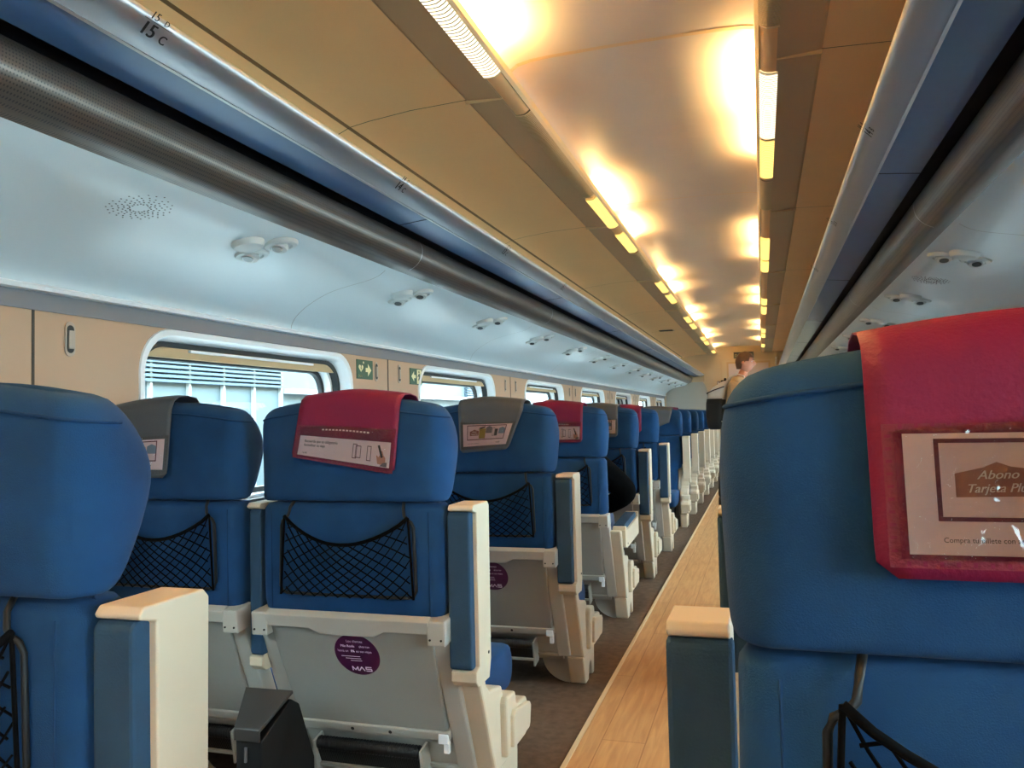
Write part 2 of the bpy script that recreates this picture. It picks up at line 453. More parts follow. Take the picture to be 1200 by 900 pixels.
# cove between window band and rack
COVE = [(1.45, 1.405), (1.432, 1.406), (1.425, 1.449), (1.385, 1.491), (1.32, 1.53), (1.25, 1.56), (1.17, 1.578), (1.10, 1.59), (1.04, 1.605), (1.0, 1.632), (.97, 1.66)]
def smooth_prof(p, it=2):
    for _ in range(it):
        q = [p[0]]
        for a, b in zip(p, p[1:]): q += [(a[0]*.75+b[0]*.25, a[1]*.75+b[1]*.25), (a[0]*.25+b[0]*.75, a[1]*.25+b[1]*.75)]
        p = q+[p[-1]]
    return p
COVES = COVE[:2]+smooth_prof(COVE[1:])
for s, nm in ((-1, 'left'), (1, 'right')):
    bm = bmesh.new(); sheet_y(bm, [(s*x, z) for x, z in COVES], ys_long); struct('ceiling_cove_'+nm, bm, 'cove', auto=.6)
    bm = bmesh.new()
    for y in RING: sheet_y(bm, [(s*(x-.0008), z-.0012) for x, z in COVES[2:-6]], [y-.002, y+.002])
    struct('trim_cove_joints_'+nm, bm, 'paneljoint')
    # bright moulded lower lip of the cove
    bm = bmesh.new(); prism_xz(bm, [(s*1.45, 1.402), (s*1.421, 1.404), (s*1.418, 1.414), (s*1.426, 1.420), (s*1.45, 1.420)], Y0, Y1); struct('trim_cove_lip_'+nm, bm, 'white')

# sloping ceiling panels over the racks, lamp band, vault
PANEL = [(.606, 2.203), (.83, 2.194), (1.0, 2.176), (1.08, 2.163), (1.16, 2.13), (1.22, 2.04), (1.24, 1.9), (1.2, 1.76), (1.08, 1.68), (.97, 1.66)]
VAULT = [(.475, 2.19), (.47, 2.235), (.462, 2.27), (.448, 2.297), (.42, 2.317), (.37, 2.327), (.3, 2.331), (.15, 2.334), (0, 2.335)]
for s, nm in ((-1, 'left'), (1, 'right')):
    bm = bmesh.new(); sheet_y(bm, [(s*x, z) for x, z in PANEL], ys_long); struct('ceiling_panel_'+nm, bm, 'ceil', auto=.6)
    bm = bmesh.new()
    sheet_y(bm, [(s*1.078, 2.1615), (s*1.096, 2.157)], ys_long)
    struct('trim_ceiling_groove_'+nm, bm, 'groove'); bm = bmesh.new()
    for y in RING: sheet_y(bm, [(s*x, z-.001) for x, z in PANEL[:5]], [y-.13, y-.126])
    struct('trim_ceiling_joints_'+nm, bm, 'seam')
    bm = bmesh.new(); prism_xz(bm, [(s*.470, 2.19), (s*.600, 2.199), (s*.610, 2.203), (s*.610, 2.225), (s*.470, 2.215)], Y0, Y1); struct('ceiling_lamp_band_'+nm, bm, 'ceilband', auto=.3)
    bm = bmesh.new(); prism_xz(bm, [(s*.414, 2.203), (s*.404, 2.213), (s*.402, 2.234), (s*.408, 2.234), (s*.420, 2.207)], Y0, Y1); struct('trim_lamp_lip_'+nm, bm, 'ridge')
    bm = bmesh.new()
    for y in RING: box(bm, min(s*.47, s*.61), max(s*.47, s*.61), y-.13, y-.127, 2.186, 2.2)
    struct('trim_band_joints_'+nm, bm, 'ridge')
bm = bmesh.new()
prof = [(-x, z) for x, z in VAULT]+[(x, z) for x, z in VAULT[::-1][1:]]
sheet_y(bm, prof, ys_long); struct('ceiling_vault', bm, 'vault', auto=.8)
bm = bmesh.new()
for y in RING:
    w = .012 if abs(y-2.85) < .1 else .004
    sheet_y(bm, [(x*.999, z-.003) for x, z in prof[2:-2]], [y-.1-w, y-.1+w])
struct('trim_vault_joints', bm, 'ridge')
# outer roof shell and skirts keep daylight out of the voids
bm = bmesh.new(); sheet_y(bm, [(-1.53, .7), (-1.53, 1.9), (-1.3, 2.42), (0, 2.6), (1.3, 2.42), (1.53, 1.9), (1.53, .7)][1:-1], ys_long); struct('ceiling_roof_shell', bm, 'ceilband')
for s, nm in ((-1, 'left'), (1, 'right')):
    bm = bmesh.new(); sheet_y(bm, [(s*1.53, 1.34), (s*1.53, 1.9)], ys_long); sheet_y(bm, [(s*1.53, 1.34), (s*1.45, 1.34)], ys_long)
    struct('wall_upper_shell_'+nm, bm, 'ceilband')

# end walls
bm = bmesh.new()
box(bm, -1.5, 1.5, Y1, Y1+.06, 0, 2.55)
struct('wall_front', bm, mat('cream_end_wall', (214, 194, 160), .55, var=.02, vscale=2))
bm = bmesh.new(); box(bm, -1.5, 1.5, Y0-.06, Y0, 0, 2.55); struct('wall_back', bm, 'ceil')
# the seat side of the end bulkhead carries a grey carpeted sheet with a curved edge
bm = bmesh.new(); pts = [(-1.42, 0), (-.50, 0), (-.52, .9), (-.56, 1.3), (-.66, 1.6), (-.84, 1.85), (-1.0, 1.95), (-1.24, 2.0), (-1.42, 1.4)]
a = [bm.verts.new((x, Y1-.012, z)) for x, z in pts]; b = [bm.verts.new((x, Y1, z)) for x, z in pts]
bm.faces.new(a)
for i in range(len(pts)): bm.faces.new((a[i], b[i], b[(i+1) % len(pts)], a[(i+1) % len(pts)]))
struct('wall_front_panel', bm, mat('grey_bulkhead_sheet', (176, 174, 166), .6))
# end door with its window
bm = bmesh.new(); box(bm, -.33, .66, Y1-.02, Y1, 0, 2.06); dr = struct('door_1', bm, mat('cream_door', (216, 198, 164), .5), bevel=.004)
bm = bmesh.new(); P = lambda x, z: (x, Y1-.026, z)
put_frame(bm, P, -.24, 1.2, .57, 2.03, .035); obj('pane_frame', bm, 'ceilband', dr)
bm = bmesh.new(); box(bm, -.205, .535, Y1-.028, Y1-.02, 1.235, 1.995); obj('door_pane', bm, 'doorpane', dr)
bm = bmesh.new(); box(bm, .66, .70, Y1-.05, Y1, 0, 2.1); struct('trim_door_jamb', bm, 'white', bevel=.004)
t = empty('information_display', (.085, Y1-.004, 2.08), label='black information display on the end wall above the aisle door', cat='display')
bm = bmesh.new(); box(bm, -.2, .2, -.05, 0, 0, .145); obj('casing', bm, 'cream', t, bevel=.004)
bm = bmesh.new(); box(bm, -.185, .185, -.056, -.05, .012, .133); obj('screen', bm, 'display', t)
bm = bmesh.new()
rr = random.Random(3)
for i in range(34):
    x = -.16+i*.0095
    for j in range(3):
        if rr.random() < .6: box(bm, x, x+.005, -.0575, -.056, .05+j*.016, .06+j*.016)
obj('display_lettering', bm, 'amber', t)
# small pictogram plate and hook on the end wall
bm = bmesh.new(); box(bm, -.43, -.375, Y1-.02, Y1-.012, 1.60, 1.665); o = obj('pictogram_plate', bm, 'greyprint'); tag(o, 'small grey pictogram plate on the end wall left of the door', 'sign')
bm = bmesh.new(); P = lambda x, z: (x, Y1-.0205, z); put_rect(bm, P, -.42, 1.612, -.405, 1.652); put_rect(bm, P, -.40, 1.612, -.385, 1.632); obj('symbol', bm, 'whiteprint', o)
t = empty('fire_extinguisher', (-.33, Y1-.11, 1.36), label='white cylinder with black head on the end wall beside the door', cat='extinguisher')
bm = bmesh.new(); lathe(bm, (0, .03, 0), (0, 0, 1), [(.02, 0), (.05, .01), (.055, .04), (.055, .2), (.04, .25), (.02, .27)], 16); obj('cylinder_body', bm, 'white', t, smooth=True)
bm = bmesh.new(); box(bm, -.03, .03, .0, .06, .265, .31); box(bm, -.02, .06, .02, .04, .30, .32); obj('valve_head', bm, 'black', t, bevel=.004)
bm = bmesh.new(); box(bm, -.06, .06, .085, .11, .05, .2); obj('bracket', bm, 'cream', t)

# ------------------------------------------------------------------ luggage racks
def rack(s, label):
    t = empty('luggage_rack', (0, 5, 1.63), label=label, cat='luggage rack')
    oy, oz = -5, -1.63
    def sh(nm, prof, m, y0=Y0+.02, y1=Y1-.02, par=t, **k):
        bm = bmesh.new(); prism_xz(bm, [(s*x, z+oz) for x, z in prof], y0+oy, y1+oy); return obj(nm, bm, m, par, **k)
    R = smooth_prof([(.676, 1.809), (.668, 1.806), (.672, 1.792), (.692, 1.779), (.72, 1.772), (.746, 1.769)], 2)+[(.754, 1.773), (.756, 1.785), (.756, 1.806)]
    rail = sh('rail', R, 'chrome', auto=.5)
    sh('rail_edge', [(.744, 1.7665), (.753, 1.7665), (.756, 1.774), (.748, 1.776)], 'chrome', par=rail)
    pan = sh('shelf_panel', [(.754, 1.776), (.875, 1.764), (.877, 1.784), (.754, 1.796)], 'rackblue')
    for y in RING:
        bm = bmesh.new(); hexa(bm, [(s*.757, y-.143+oy, 1.7745+oz), (s*.757, y-.143+oy, 1.78+oz), (s*.757, y-.139+oy, 1.7745+oz), (s*.757, y-.139+oy, 1.78+oz), (s*.875, y-.143+oy, 1.7625+oz), (s*.875, y-.143+oy, 1.77+oz), (s*.875, y-.139+oy, 1.7625+oz), (s*.875, y-.139+oy, 1.77+oz)])
        obj('panel_groove', bm, 'rackdark', pan)
    sh('recess', [(.86, 1.795), (1.19, 1.795), (1.19, 1.815), (.86, 1.815)], 'rackdark')  # dark colour stands in for the shade above the perforated cover
    T = [(.915, 1.758), (.903, 1.745), (.897, 1.722), (.903, 1.69), (.925, 1.662), (.96, 1.644), (1.013, 1.636), (1.03, 1.65), (1.03, 1.745)]
    T = smooth_prof(T[:7], 2)+T[7:]
    cov = sh('perforated_cover', T, 'perf', auto=.6)
    sh('cover_edge', [(1.008, 1.632), (1.018, 1.630), (1.024, 1.636), (1.010, 1.640)], 'black', par=cov)
    for y in RING:
        y += .12; bm = bmesh.new()
        sheet_y(bm, [(s*(x-.0015), z-.001+oz) for x, z in T[:22]], [y-.003+oy, y+.003+oy])
        obj('cover_seam', bm, 'chrome', cov)
    # seat numbers on the rail
    nb = bmesh.new(); a = Vector((s*.688, 0, 1.7825)); b = Vector((s*.670, 0, 1.797))
    n_y = [1.226+1.09*k for k in range(0, 4)] if s < 0 else [2.312+1.09*k for k in range(0, 3)]
    for i, y in enumerate(n_y):
        n = 15-i if s < 0 else 14-i
        up = Vector((-s*.55, 0, .83)).normalized() if False else None
        # local frame on the curved face of the rail
        d = (Vector((s*.667, 0, 1.803))-Vector((s*.690, 0, 1.780)))
        up = d.normalized(); nrm = Vector((-s*up.z*1.0, 0, s*up.x)).normalized()
        if nrm.z > 0: nrm = -nrm
        base = Vector((s*.682, y, 1.7838))+nrm*.006
        sx = -s
        def P(px, py, base=base, up=up, sx=sx): 
            v = base+up*py+Vector((0, sx*px, 0)); return (v.x, v.y+oy, v.z+oz)
        put_text(nb, P, '%d' % n, -.026, -.017, .038, bold=.03)
        put_text(nb, P, 'C' if s < 0 else 'B', .024, -.017, .025, bold=.03)
        put_rect(nb, P, -.03, .0125, .042, .0138)
        put_text(nb, P, '%d' % n, -.021, .0165, .022, bold=.02)
        put_text(nb, P, 'D' if s < 0 else 'A', .015, .0165, .016, bold=.02)
    o = obj('seat_numbers', nb, 'black', rail)
    # end caps
    bm = bmesh.new()
    box(bm, min(s*.67, s*1.03), max(s*.67, s*1.03), Y1-.05+oy, Y1-.02+oy, 1.66+oz, 1.83+oz); obj('end_cap', bm, 'ceilband', t)
    return t
rack(-1, 'long overhead luggage rack above the windows, its blue underside lit by daylight')
rack(1, 'long overhead luggage rack above the crimson headrest cover, its underside dark navy')

# ------------------------------------------------------------------ ceiling lamps (ribbed diffusers in both strips)
LENS = [(.475, 2.1895), (.455, 2.1875), (.437, 2.189), (.423, 2.196), (.415, 2.2035), (.420, 2.207), (.437, 2.2), (.475, 2.2)]
def lamp(s, y0, y1, lit, label, group, power=1.):
    t = empty('ceiling_light', (s*.44, (y0+y1)/2, 2.19), label=label, cat='ceiling light', group=group)
    cy = (y0+y1)/2
    bm = bmesh.new(); prism_xz(bm, [(s*x-s*.44, z-2.19) for x, z in LENS], y0-cy, y1-cy)
    obj('lens', bm, {0: 'lens_unlit', 1: 'lens_warm', 2: 'lens_hot'}[lit], t, auto=.6)
    for a, b in ((y0, y0+.008), (y1-.008, y1)):
        bm = bmesh.new(); prism_xz(bm, [(s*(x)-s*.44, z-2.1915) for x, z in LENS], a-cy, b-cy); obj('end_cap', bm, 'ridge', t)
    if lit:
        l = bpy.data.lights.new('trough_light', 'AREA'); l.shape = 'RECTANGLE'; l.size = .03; l.size_y = max(.1, y1-y0-.05)
        l.energy = LAMP_W*(y1-y0)*power; l.color = (1, .64, .25)
        lo = bpy.data.objects.new('trough_light', l); link(lo, t)
        # faces up and slightly inwards, washing the vault
        lo.location = (-s*.004, 0, .040); lo.rotation_euler = (PI, s*.30, 0)
    return t
LAMP_W = 8.
L_SEG = [(-4.6, -2.6, 1), (-2.4, -.4, 1), (-.2, 2.56, 2), (2.92, 4.15, 0), (4.2, 4.9, 1), (5.1, 5.7, 1), (5.74, 7.05, 0), (7.1, 7.72, 1), (7.9, 8.5, 1), (8.55, 9.75, 0), (9.8, 10.4, 1),
         (10.6, 11.2, 1), (12.5, 13.1, 1), (13.3, 13.9, 1), (15.3, 15.9, 1)]
R_SEG = [(-4.6, -2.2, 1), (-2., -.4, 1), (-.2, 2.51, 0), (2.85, 3.55, 2), (3.56, 4.15, 1), (4.2, 4.8, 0), (5.6, 6.4, 1), (6.45, 6.95, 1), (8.6, 9.1, 1), (9.25, 9.95, 1), (11.7, 12.3, 1), (12.45, 13.1, 1), (14.3, 15.0, 1)]
ORD = ['first', 'second', 'third', 'fourth', 'fifth', 'sixth', 'seventh', 'eighth', 'ninth', 'tenth', 'eleventh', 'twelfth']
for s, segs, nm in ((-1, L_SEG, 'left'), (1, R_SEG, 'right')):
    li = un = be = 0
    for y0, y1, lit in segs:
        if y1 < 0:
            lab = '%s lit lamp of the %s ceiling strip counted backwards behind the camera' % (ORD[be], nm); be += 1
        elif lit == 2: lab = 'bright white ribbed lamp at the near end of the %s ceiling strip' % nm if s < 0 else 'bright white ribbed lamp in the right ceiling strip beside the vault'
        elif lit: lab = '%s yellow glowing lamp along the %s ceiling strip from the near end' % (ORD[li], nm); li += 1
        else: lab = '%s unlit ribbed lamp cover along the %s ceiling strip from the near end' % (ORD[un], nm); un += 1
        lamp(s, y0, y1, lit, lab, '%s lamps in the %s ceiling strip' % ('lit' if lit else 'unlit', nm), 2.6 if lit == 2 else 1.)

for s, nm in ((-1, 'left'), (1, 'right')):
    bm = bmesh.new(); prism_xz(bm, [(s*(x+.0035), z+.0035) for x, z in LENS], Y0, Y1-.02); struct('trim_lamp_strip_'+nm, bm, 'ceil', auto=.6)
# ceiling vent grille
t = empty('ceiling_vent', (-.85, 11.2, 2.19), label='slotted vent grille in the left ceiling panel near the far end', cat='vent')
bm = bmesh.new(); put_frame(bm, lambda x, y: (x, y, -.003-x*0), -.13, -.1, .13, .1, .02); obj('vent_frame', bm, 'ceilband', t)
bm = bmesh.new()
for i in range(9): box(bm, -.11, .11, -.078+i*.018, -.068+i*.018, -.006, 0)
obj('slats', bm, 'seam', t)

# ------------------------------------------------------------------ reading lamps, loudspeakers, hooks, signs
def cove_z(h):
    pts = sorted(COVE)
    for (a, za), (b, zb) in zip(pts, pts[1:]):
        if a <= h <= b: return za+(zb-za)*(h-a)/(b-a)
    return 1.6
def make_reading(s):
    t = empty('reading_light_cluster', (0, 0, 0))
    for h, nmm in ((1.046, 'spotlight'), (1.152, 'spotlight')):
        z = cove_z(h); ax = (-s*.17, 0, -1)
        bm = bmesh.new(); lathe(bm, (s*h, 0, z+.004), ax, [(.054, 0), (.054, .008), (.050, .013), (.036, .015), (.032, .010), (.012, .010)], 24)
        r = obj(nmm, bm, 'reading', t, auto=.7)
        bm = bmesh.new(); lathe(bm, (s*h, -.004, z+.004), (-s*.1, -.35, -1), [(.026, .004), (.029, .018), (.024, .026), (.017, .027)], 18); e = obj('eyeball', bm, 'reading', r, auto=.7)
        bm = bmesh.new(); lathe(bm, (s*h, -.0136, z+.004), (-s*.1, -.35, -1), [(.016, .0262), (.016, .0285)], 16); obj('bulb_lens', bm, 'lens_dark', r)
    h = 1.096; z = cove_z(h)
    bm = bmesh.new(); lathe(bm, (s*h, -.1, z+.004), (-s*.17, 0, -1), [(.050, 0), (.050, .01), (.044, .02), (.026, .026), (.004, .027)], 24); obj('switch_dome', bm, 'reading', t, auto=.7)
    return t
def dup(root, loc, rz=0., label=None, group=None, cat=None):
    r = root.copy(); COL.objects.link(r); r.location = loc; r.rotation_euler = (0, 0, rz)
    if label: r['label'] = label
    if group: r['group'] = group
    if cat: r['category'] = cat
    for ch in list(root.children):
        c = ch.copy(); COL.objects.link(c); c.parent = r
        for g in list(ch.children):
            d = g.copy(); COL.objects.link(d); d.parent = c
    return r
FAR = ['nearest', 'second', 'third', 'fourth', 'fifth', 'sixth', 'seventh', 'eighth', 'ninth', 'tenth', 'eleventh', 'twelfth', 'thirteenth']
rlL = make_reading(-1); rlR = make_reading(1)
for k in range(13):
    lab = '%s cluster of round reading lamps on the pale panel above the left windows' % FAR[k]
    if k == 0: rlL.location = (0, 2.21, 0); tag(rlL, lab, 'reading light', 'reading lamps on the left cove')
    else: dup(rlL, (0, 2.21+1.105*k, 0), 0, lab)
for k in range(5):
    lab = '%s cluster of round reading lamps on the grey panel under the right rack' % FAR[k]
    if k == 0: rlR.location = (0, 3.32, 0); tag(rlR, lab, 'reading light', 'reading lamps on the right cove')
    else: dup(rlR, (0, 3.32+1.105*k, 0), 0, lab)

def speaker(s, y, label):
    bm = bmesh.new(); n0 = 24
    for i in range(22):
        for j in range(1, 6):
            r = .012+j*.0135+(.004 if i % 2 else 0); a = 2*PI*i/22+.1*j
            px, py = r*math.cos(a)*.85, r*math.sin(a)
            h = 1.10+px; z = cove_z(h)-.0012
            cyl(bm, (s*h, py, z-1.58), (0, 0, 1), .0021, .001, 6)
    o = obj('speaker_grille', bm, 'seam'); o.location = (0, y, 1.58)
    return tag(o, label, 'speaker')
speaker(-1, 1.665, 'round pattern of speaker holes in the pale panel above the left wall')
speaker(1, 3.85, 'round pattern of speaker holes in the grey panel under the right rack')

def make_hook():
    t = empty('coat_hook', (0, 0, 0))
    def cap(bm, w, h, x0, x1, cz=0):
        pts = []
        for k in range(9): a = PI*k/8; pts.append((w*math.cos(a), cz+h/2-w+w*math.sin(a)))
        for k in range(9): a = PI+PI*k/8; pts.append((w*math.cos(a), cz-h/2+w+w*math.sin(a)))
        prism_yz(bm, pts, x0, x1)
    bm = bmesh.new(); cap(bm, .0175, .098, 0, .004); obj('back_plate', bm, 'hook', t, bevel=.0015)
    bm = bmesh.new(); cap(bm, .012, .078, .004, .0046); obj('recess', bm, 'under', t)
    bm = bmesh.new(); box(bm, .0046, .009, -.0085, .0085, -.027, .024); obj('flap', bm, 'hook', t, bevel=.0015)
    return t
hk = make_hook(); first = True
pl = [p for p in pillars[1:-1] if p > 1]
PN = ['beside the nearest wall joint', 'by the green signs', 'past the second window', 'past the third window', 'past the fourth window', 'past the fifth window', 'past the sixth window']
for i, p in enumerate(pl[:6]):
    for d, side in ((-.135, 'near'), (.135, 'far')):
        if i == 0 and d < 0: pass
        lab = 'slim folded coat hook %s, on the %s side of the joint' % (PN[i], side)
        lc = (-HW, p+d*(1 if not (i == 0 and d > 0) else .88), 1.286)
        if first: hk.location = lc; tag(hk, lab, 'coat hook', 'coat hooks on the left wall'); first = False
        else: dup(hk, lc, 0, lab)

def sign(y0, y1, z0, z1, name, label):
    o = None
    bm = bmesh.new(); box(bm, -HW, -HW+.003, y0, y1, z0, z1); o = obj(name, bm, 'sign'); return tag(o, label, 'sign')
ysn = 3.46; wsn = .165; zs0, zs1 = 1.243, 1.336
o = sign(ysn, ysn+wsn, zs0, zs1, 'safety_sign', 'green defibrillator sign with heart and arrow pointing right')
P = lambda x, y: (-HW+.0036, ysn+x*wsn, zs0+y*(zs1-zs0))
bm = bmesh.new()
put_poly(bm, P, [(.54, .38), (.54, .60), (.68, .60), (.68, .82), (.90, .49), (.68, .16), (.68, .38)]); obj('arrow_symbol', bm, 'signlt', o)
bm = bmesh.new(); hp = []
for k in range(24):
    a = 2*PI*k/24; hx = 16*math.sin(a)**3; hy = 13*math.cos(a)-5*math.cos(2*a)-2*math.cos(3*a)-math.cos(4*a)
    hp.append((.25+hx*.0092, .57+hy*.0135))
put_poly(bm, P, hp); put_rect(bm, P, .385, .80, .43, .92); put_rect(bm, P, .365, .835, .45, .885); put_text(bm, P, 'DEA', .07, .1, .17, sx=.75, bold=.02); obj('heart_symbol', bm, 'signlt', o)
bm = bmesh.new(); P2 = lambda x, y: (-HW+.0042, ysn+x*wsn, zs0+y*(zs1-zs0))
put_poly(bm, P2, [(.27, .72), (.21, .55), (.25, .55), (.22, .40), (.30, .58), (.26, .58), (.29, .70)]); obj('bolt_symbol', bm, 'sign', o)
ysn2 = 4.07; wsn2 = .165
o = sign(ysn2, ysn2+wsn2, 1.236, 1.326, 'safety_sign', 'green emergency exit sign with arrow pointing left and a figure')
P = lambda x, y: (-HW+.0036, ysn2+x*wsn2, 1.236+y*.09)
bm = bmesh.new(); put_poly(bm, P, [(.46, .40), (.46, .60), (.32, .60), (.32, .82), (.10, .5), (.32, .18), (.32, .40)]); obj('arrow_symbol', bm, 'signlt', o)
bm = bmesh.new(); put_rect(bm, P, .56, .06, .92, .94); obj('figure_panel', bm, 'signlt', o)
bm = bmesh.new(); P2 = lambda x, y: (-HW+.0042, ysn2+x*wsn2, 1.236+y*.09)
put_poly(bm, P2, [(.72+.045*math.cos(2*PI*k/12), .80+.075*math.sin(2*PI*k/12)) for k in range(12)])
put_poly(bm, P2, [(.68, .68), (.78, .70), (.80, .45), (.70, .42)]); put_poly(bm, P2, [(.70, .44), (.80, .44), (.86, .12), (.80, .12)]); put_poly(bm, P2, [(.70, .44), (.76, .44), (.68, .26), (.62, .26)]); put_poly(bm, P2, [(.68, .66), (.60, .50), (.64, .46), (.70, .58)])
obj('running_figure', bm, 'sign', o)
# ------------------------------------------------------------------ seats
def y_back(z):
    """rear face of the seat back: upright at the top, raked forwards below the table hinge"""
    return .012 if z > .55 else .012+.43*(.55-z)

def seg_ring(w, y0, d, front, zc, r=.10, rx=.085, nn=6):
    """one level of the winged headrest: flat rear, round corners, wings reaching forwards"""
    half = [(0, y0), (w*.35, y0), (w-rx, y0+.001)]
    for k in range(1, nn+1):
        a = PI/2*k/nn; half.append((w-rx+rx*math.sin(a), y0+r*(1-math.cos(a))))
    half += [(w, y0+r+.25*(d-y0-r)), (w-.004, y0+r+.7*(d-y0-r)), (w-.018, d), (w-.045, d-.003), (w-.085, front+.2*(d-front)), (w*.45, front), (0, front)]
    pts = half+[(-x, y) for x, y in half[::-1][1:-1]]
    return [(x, y, zc-.038*(abs(x)/.265)**1.6*max(0, (zc-.93)/.19)) for x, y in pts]

LV = [(.8355, .236, .026, .055, .055, .02), (.8365, .254, .010, .065, .066, .035), (.842, .2615, .003, .076, .078, .048), (.860, .265, .0005, .092, .090, .06), (.895, .2665, 0, .114, .098, .064), (.93, .268, 0, .130, .100, .066),
      (.975, .2695, 0, .142, .100, .068), (1.01, .269, 0, .140, .100, .066), (1.045, .267, .0005, .126, .100, .06), (1.075, .263, .003, .108, .098, .052), (1.092, .255, .010, .096, .092, .046), (1.104, .243, .022, .088, .084, .038), (1.1125, .223, .038, .08, .076, .028)]

def headrest_bm():
    bm = bmesh.new()
    rings = [seg_ring(w, y0, d, fr, z, r=r, rx=r*.9) for z, w, y0, d, fr, r in LV]
    loft(bm, rings, cap=True); return bm

def rbox_rings(bm, spec, r=.03, n=4):
    """upholstered block: spec = list of (z, x half, y rear, y front)"""
    rings = []
    for z, w, ya, yb in spec:
        R = []
        for cx, cy, a0 in ((w-r, ya+r, -PI/2), (w-r, yb-r, 0), (-w+r, yb-r, PI/2), (-w+r, ya+r, PI)):
            for k in range(n+1):
                a = a0+PI/2*k/n; R.append((cx+r*math.cos(a), cy+r*math.sin(a), z))
        rings.append(R)
    loft(bm, rings)

TW = lambda z: .215+.013*(z-.235)/.31           # half width of the folding table at height z
def tray_pt(x, z, off=0.):
    """point on the rear face of the folded table; off = towards the row behind"""
    y = y_back(z)-.012-.010; n = Vector((0, -1, -.43)).normalized()
    p = Vector((x, y, z))+n*off
    return (p.x, p.y, p.z)

def make_seat(side, armrest='up', detail=True, aisle=True, arm_dy=0.):
    """side: +1 when the aisle is on the seat's right hand, -1 on its left"""
    t = empty('train_seat')
    # headrest
    h = obj('headrest', headrest_bm(), 'fabric', t, smooth=True, subsurf=1)
    bm = bmesh.new()
    line = []
    for x, y, z in seg_ring(.2625, .0015, .113, .10, 1.074, r=.057, rx=.05)[:]:
        if y < .075: line.append((x, y, z))
    line.sort(key=lambda p: p[0]); line = [p for p in line]
    tube(bm, line, .0024, 5); obj('piping', bm, 'piping', h, smooth=True)
    # back cushion
    bm = bmesh.new()
    spec = [(.833, .226, .032, .08), (.829, .248, .016, .098), (.815, .257, .011, .105), (.70, .259, .010, .11), (.58, .258, .012, .12), (.53, .250, .022, .13),
            (.51, .216, y_back(.51)+.012, .135), (.36, .214, y_back(.36)+.012, .175), (.24, .212, y_back(.24)+.012, .215), (.22, .205, y_back(.22)+.02, .20)]
    rbox_rings(bm, spec, r=.032); b = obj('backrest', bm, 'fabric', t, smooth=True)
    for s in (-1, 1):
        bm = bmesh.new(); tube(bm, [(s*.222, .0105, z) for z in (.812, .74, .66, .56)], .0013, 5); obj('piping', bm, 'piping', b, smooth=True)
    # seat cushion
    bm = bmesh.new()
    prof = [(.17, .215), (.60, .20), (.635, .215), (.655, .25), (.655, .29), (.635, .325), (.59, .340), (.40, .338), (.17, .325)]
    rings = []
    for x, k in ((-.238, .86), (-.228, .96), (-.21, 1), (.21, 1), (.228, .96), (.238, .86)):
        cy, cz = .40, .27; rings.append([(x, cy+(y-cy)*k, cz+(z-cz)*k) for y, z in smooth_prof(prof, 1)])
    loft(bm, rings); obj('seat_cushion', bm, 'fabric', t, smooth=True)
    # frame under the seat, boxed in dark to put shade on the floor
    bm = bmesh.new(); hexa(bm, [(-.20, .26, .10), (-.20, .25, .21), (-.20, .56, .13), (-.20, .58, .205), (.20, .26, .10), (.20, .25, .21), (.20, .56, .13), (.20, .58, .205)])
    obj('base_frame', bm, 'under', t)
    # moulded shell behind the table
    bm = bmesh.new()
    for za, zb, w in ((.556, .10, .236),):
        hexa(bm, [(-w, y_back(za)+.004, za), (-w, y_back(za)+.02, za), (-w, y_back(zb)+.004, zb), (-w, y_back(zb)+.02, zb), (w, y_back(za)+.004, za), (w, y_back(za)+.02, za), (w, y_back(zb)+.004, zb), (w, y_back(zb)+.02, zb)])
    # horizontal shelf edge of the shell
    for z in (.198, .118):
        hexa(bm, [(-.236, y_back(z)-.010, z), (-.236, y_back(z)-.010, z+.008), (-.236, y_back(z)+.01, z), (-.236, y_back(z)+.01, z+.008), (.236, y_back(z)-.010, z), (.236, y_back(z)-.010, z+.008), (.236, y_back(z)+.01, z), (.236, y_back(z)+.01, z+.008)])
    obj('back_shell', bm, 'shell', t)
    # folding table
    bm = bmesh.new(); zt, zb = .545, .237; th = .018
    q = []
    for z in (zb, zt):
        w = TW(z); q.append([tray_pt(-w, z, -th), tray_pt(-w, z, 0), tray_pt(w, z, 0), tray_pt(w, z, -th)])
    a, c = q
    hexa(bm, [a[1], c[1], a[0], c[0], a[2], c[2], a[3], c[3]])
    tr = obj('folding_table', bm, 'tray', t, bevel=.004)
    # raised lip with a deeper finger grip
    bm = bmesh.new(); L = []
    prof = lambda x: .517 if abs(x) > .105 else (.517-.016*(1-max(0, (abs(x)-.075))/.03))
    xs = [-.228, -.105, -.09, -.075, .075, .09, .105, .228]
    top = .5555
    vs = []
    for x in xs:
        zb_ = prof(x); vs.append([bm.verts.new(tray_pt(x, top, -.014)), bm.verts.new(tray_pt(x, top-.002, .010)), bm.verts.new(tray_pt(x, zb_+.006, .012)), bm.verts.new(tray_pt(x, zb_, -.004))])
    for A, B in zip(vs, vs[1:]):
        for i in range(4): bm.faces.new((A[i], B[i], B[(i+1) % 4], A[(i+1) % 4]))
    bm.faces.new(vs[0][::-1]); bm.faces.new(vs[-1])
    obj('table_lip', bm, 'shell', tr, bevel=.002)
    bm = bmesh.new()
    for z0_, z1_ in ((.214, .238),):
        hexa(bm, [tray_pt(-.222, z0_, .006), tray_pt(-.222, z1_, .006), tray_pt(-.222, z0_, -.02), tray_pt(-.222, z1_, -.02), tray_pt(.222, z0_, .006), tray_pt(.222, z1_, .006), tray_pt(.222, z0_, -.02), tray_pt(.222, z1_, -.02)])
    rl = obj('hinge_rail', bm, 'shell', t, bevel=.003)
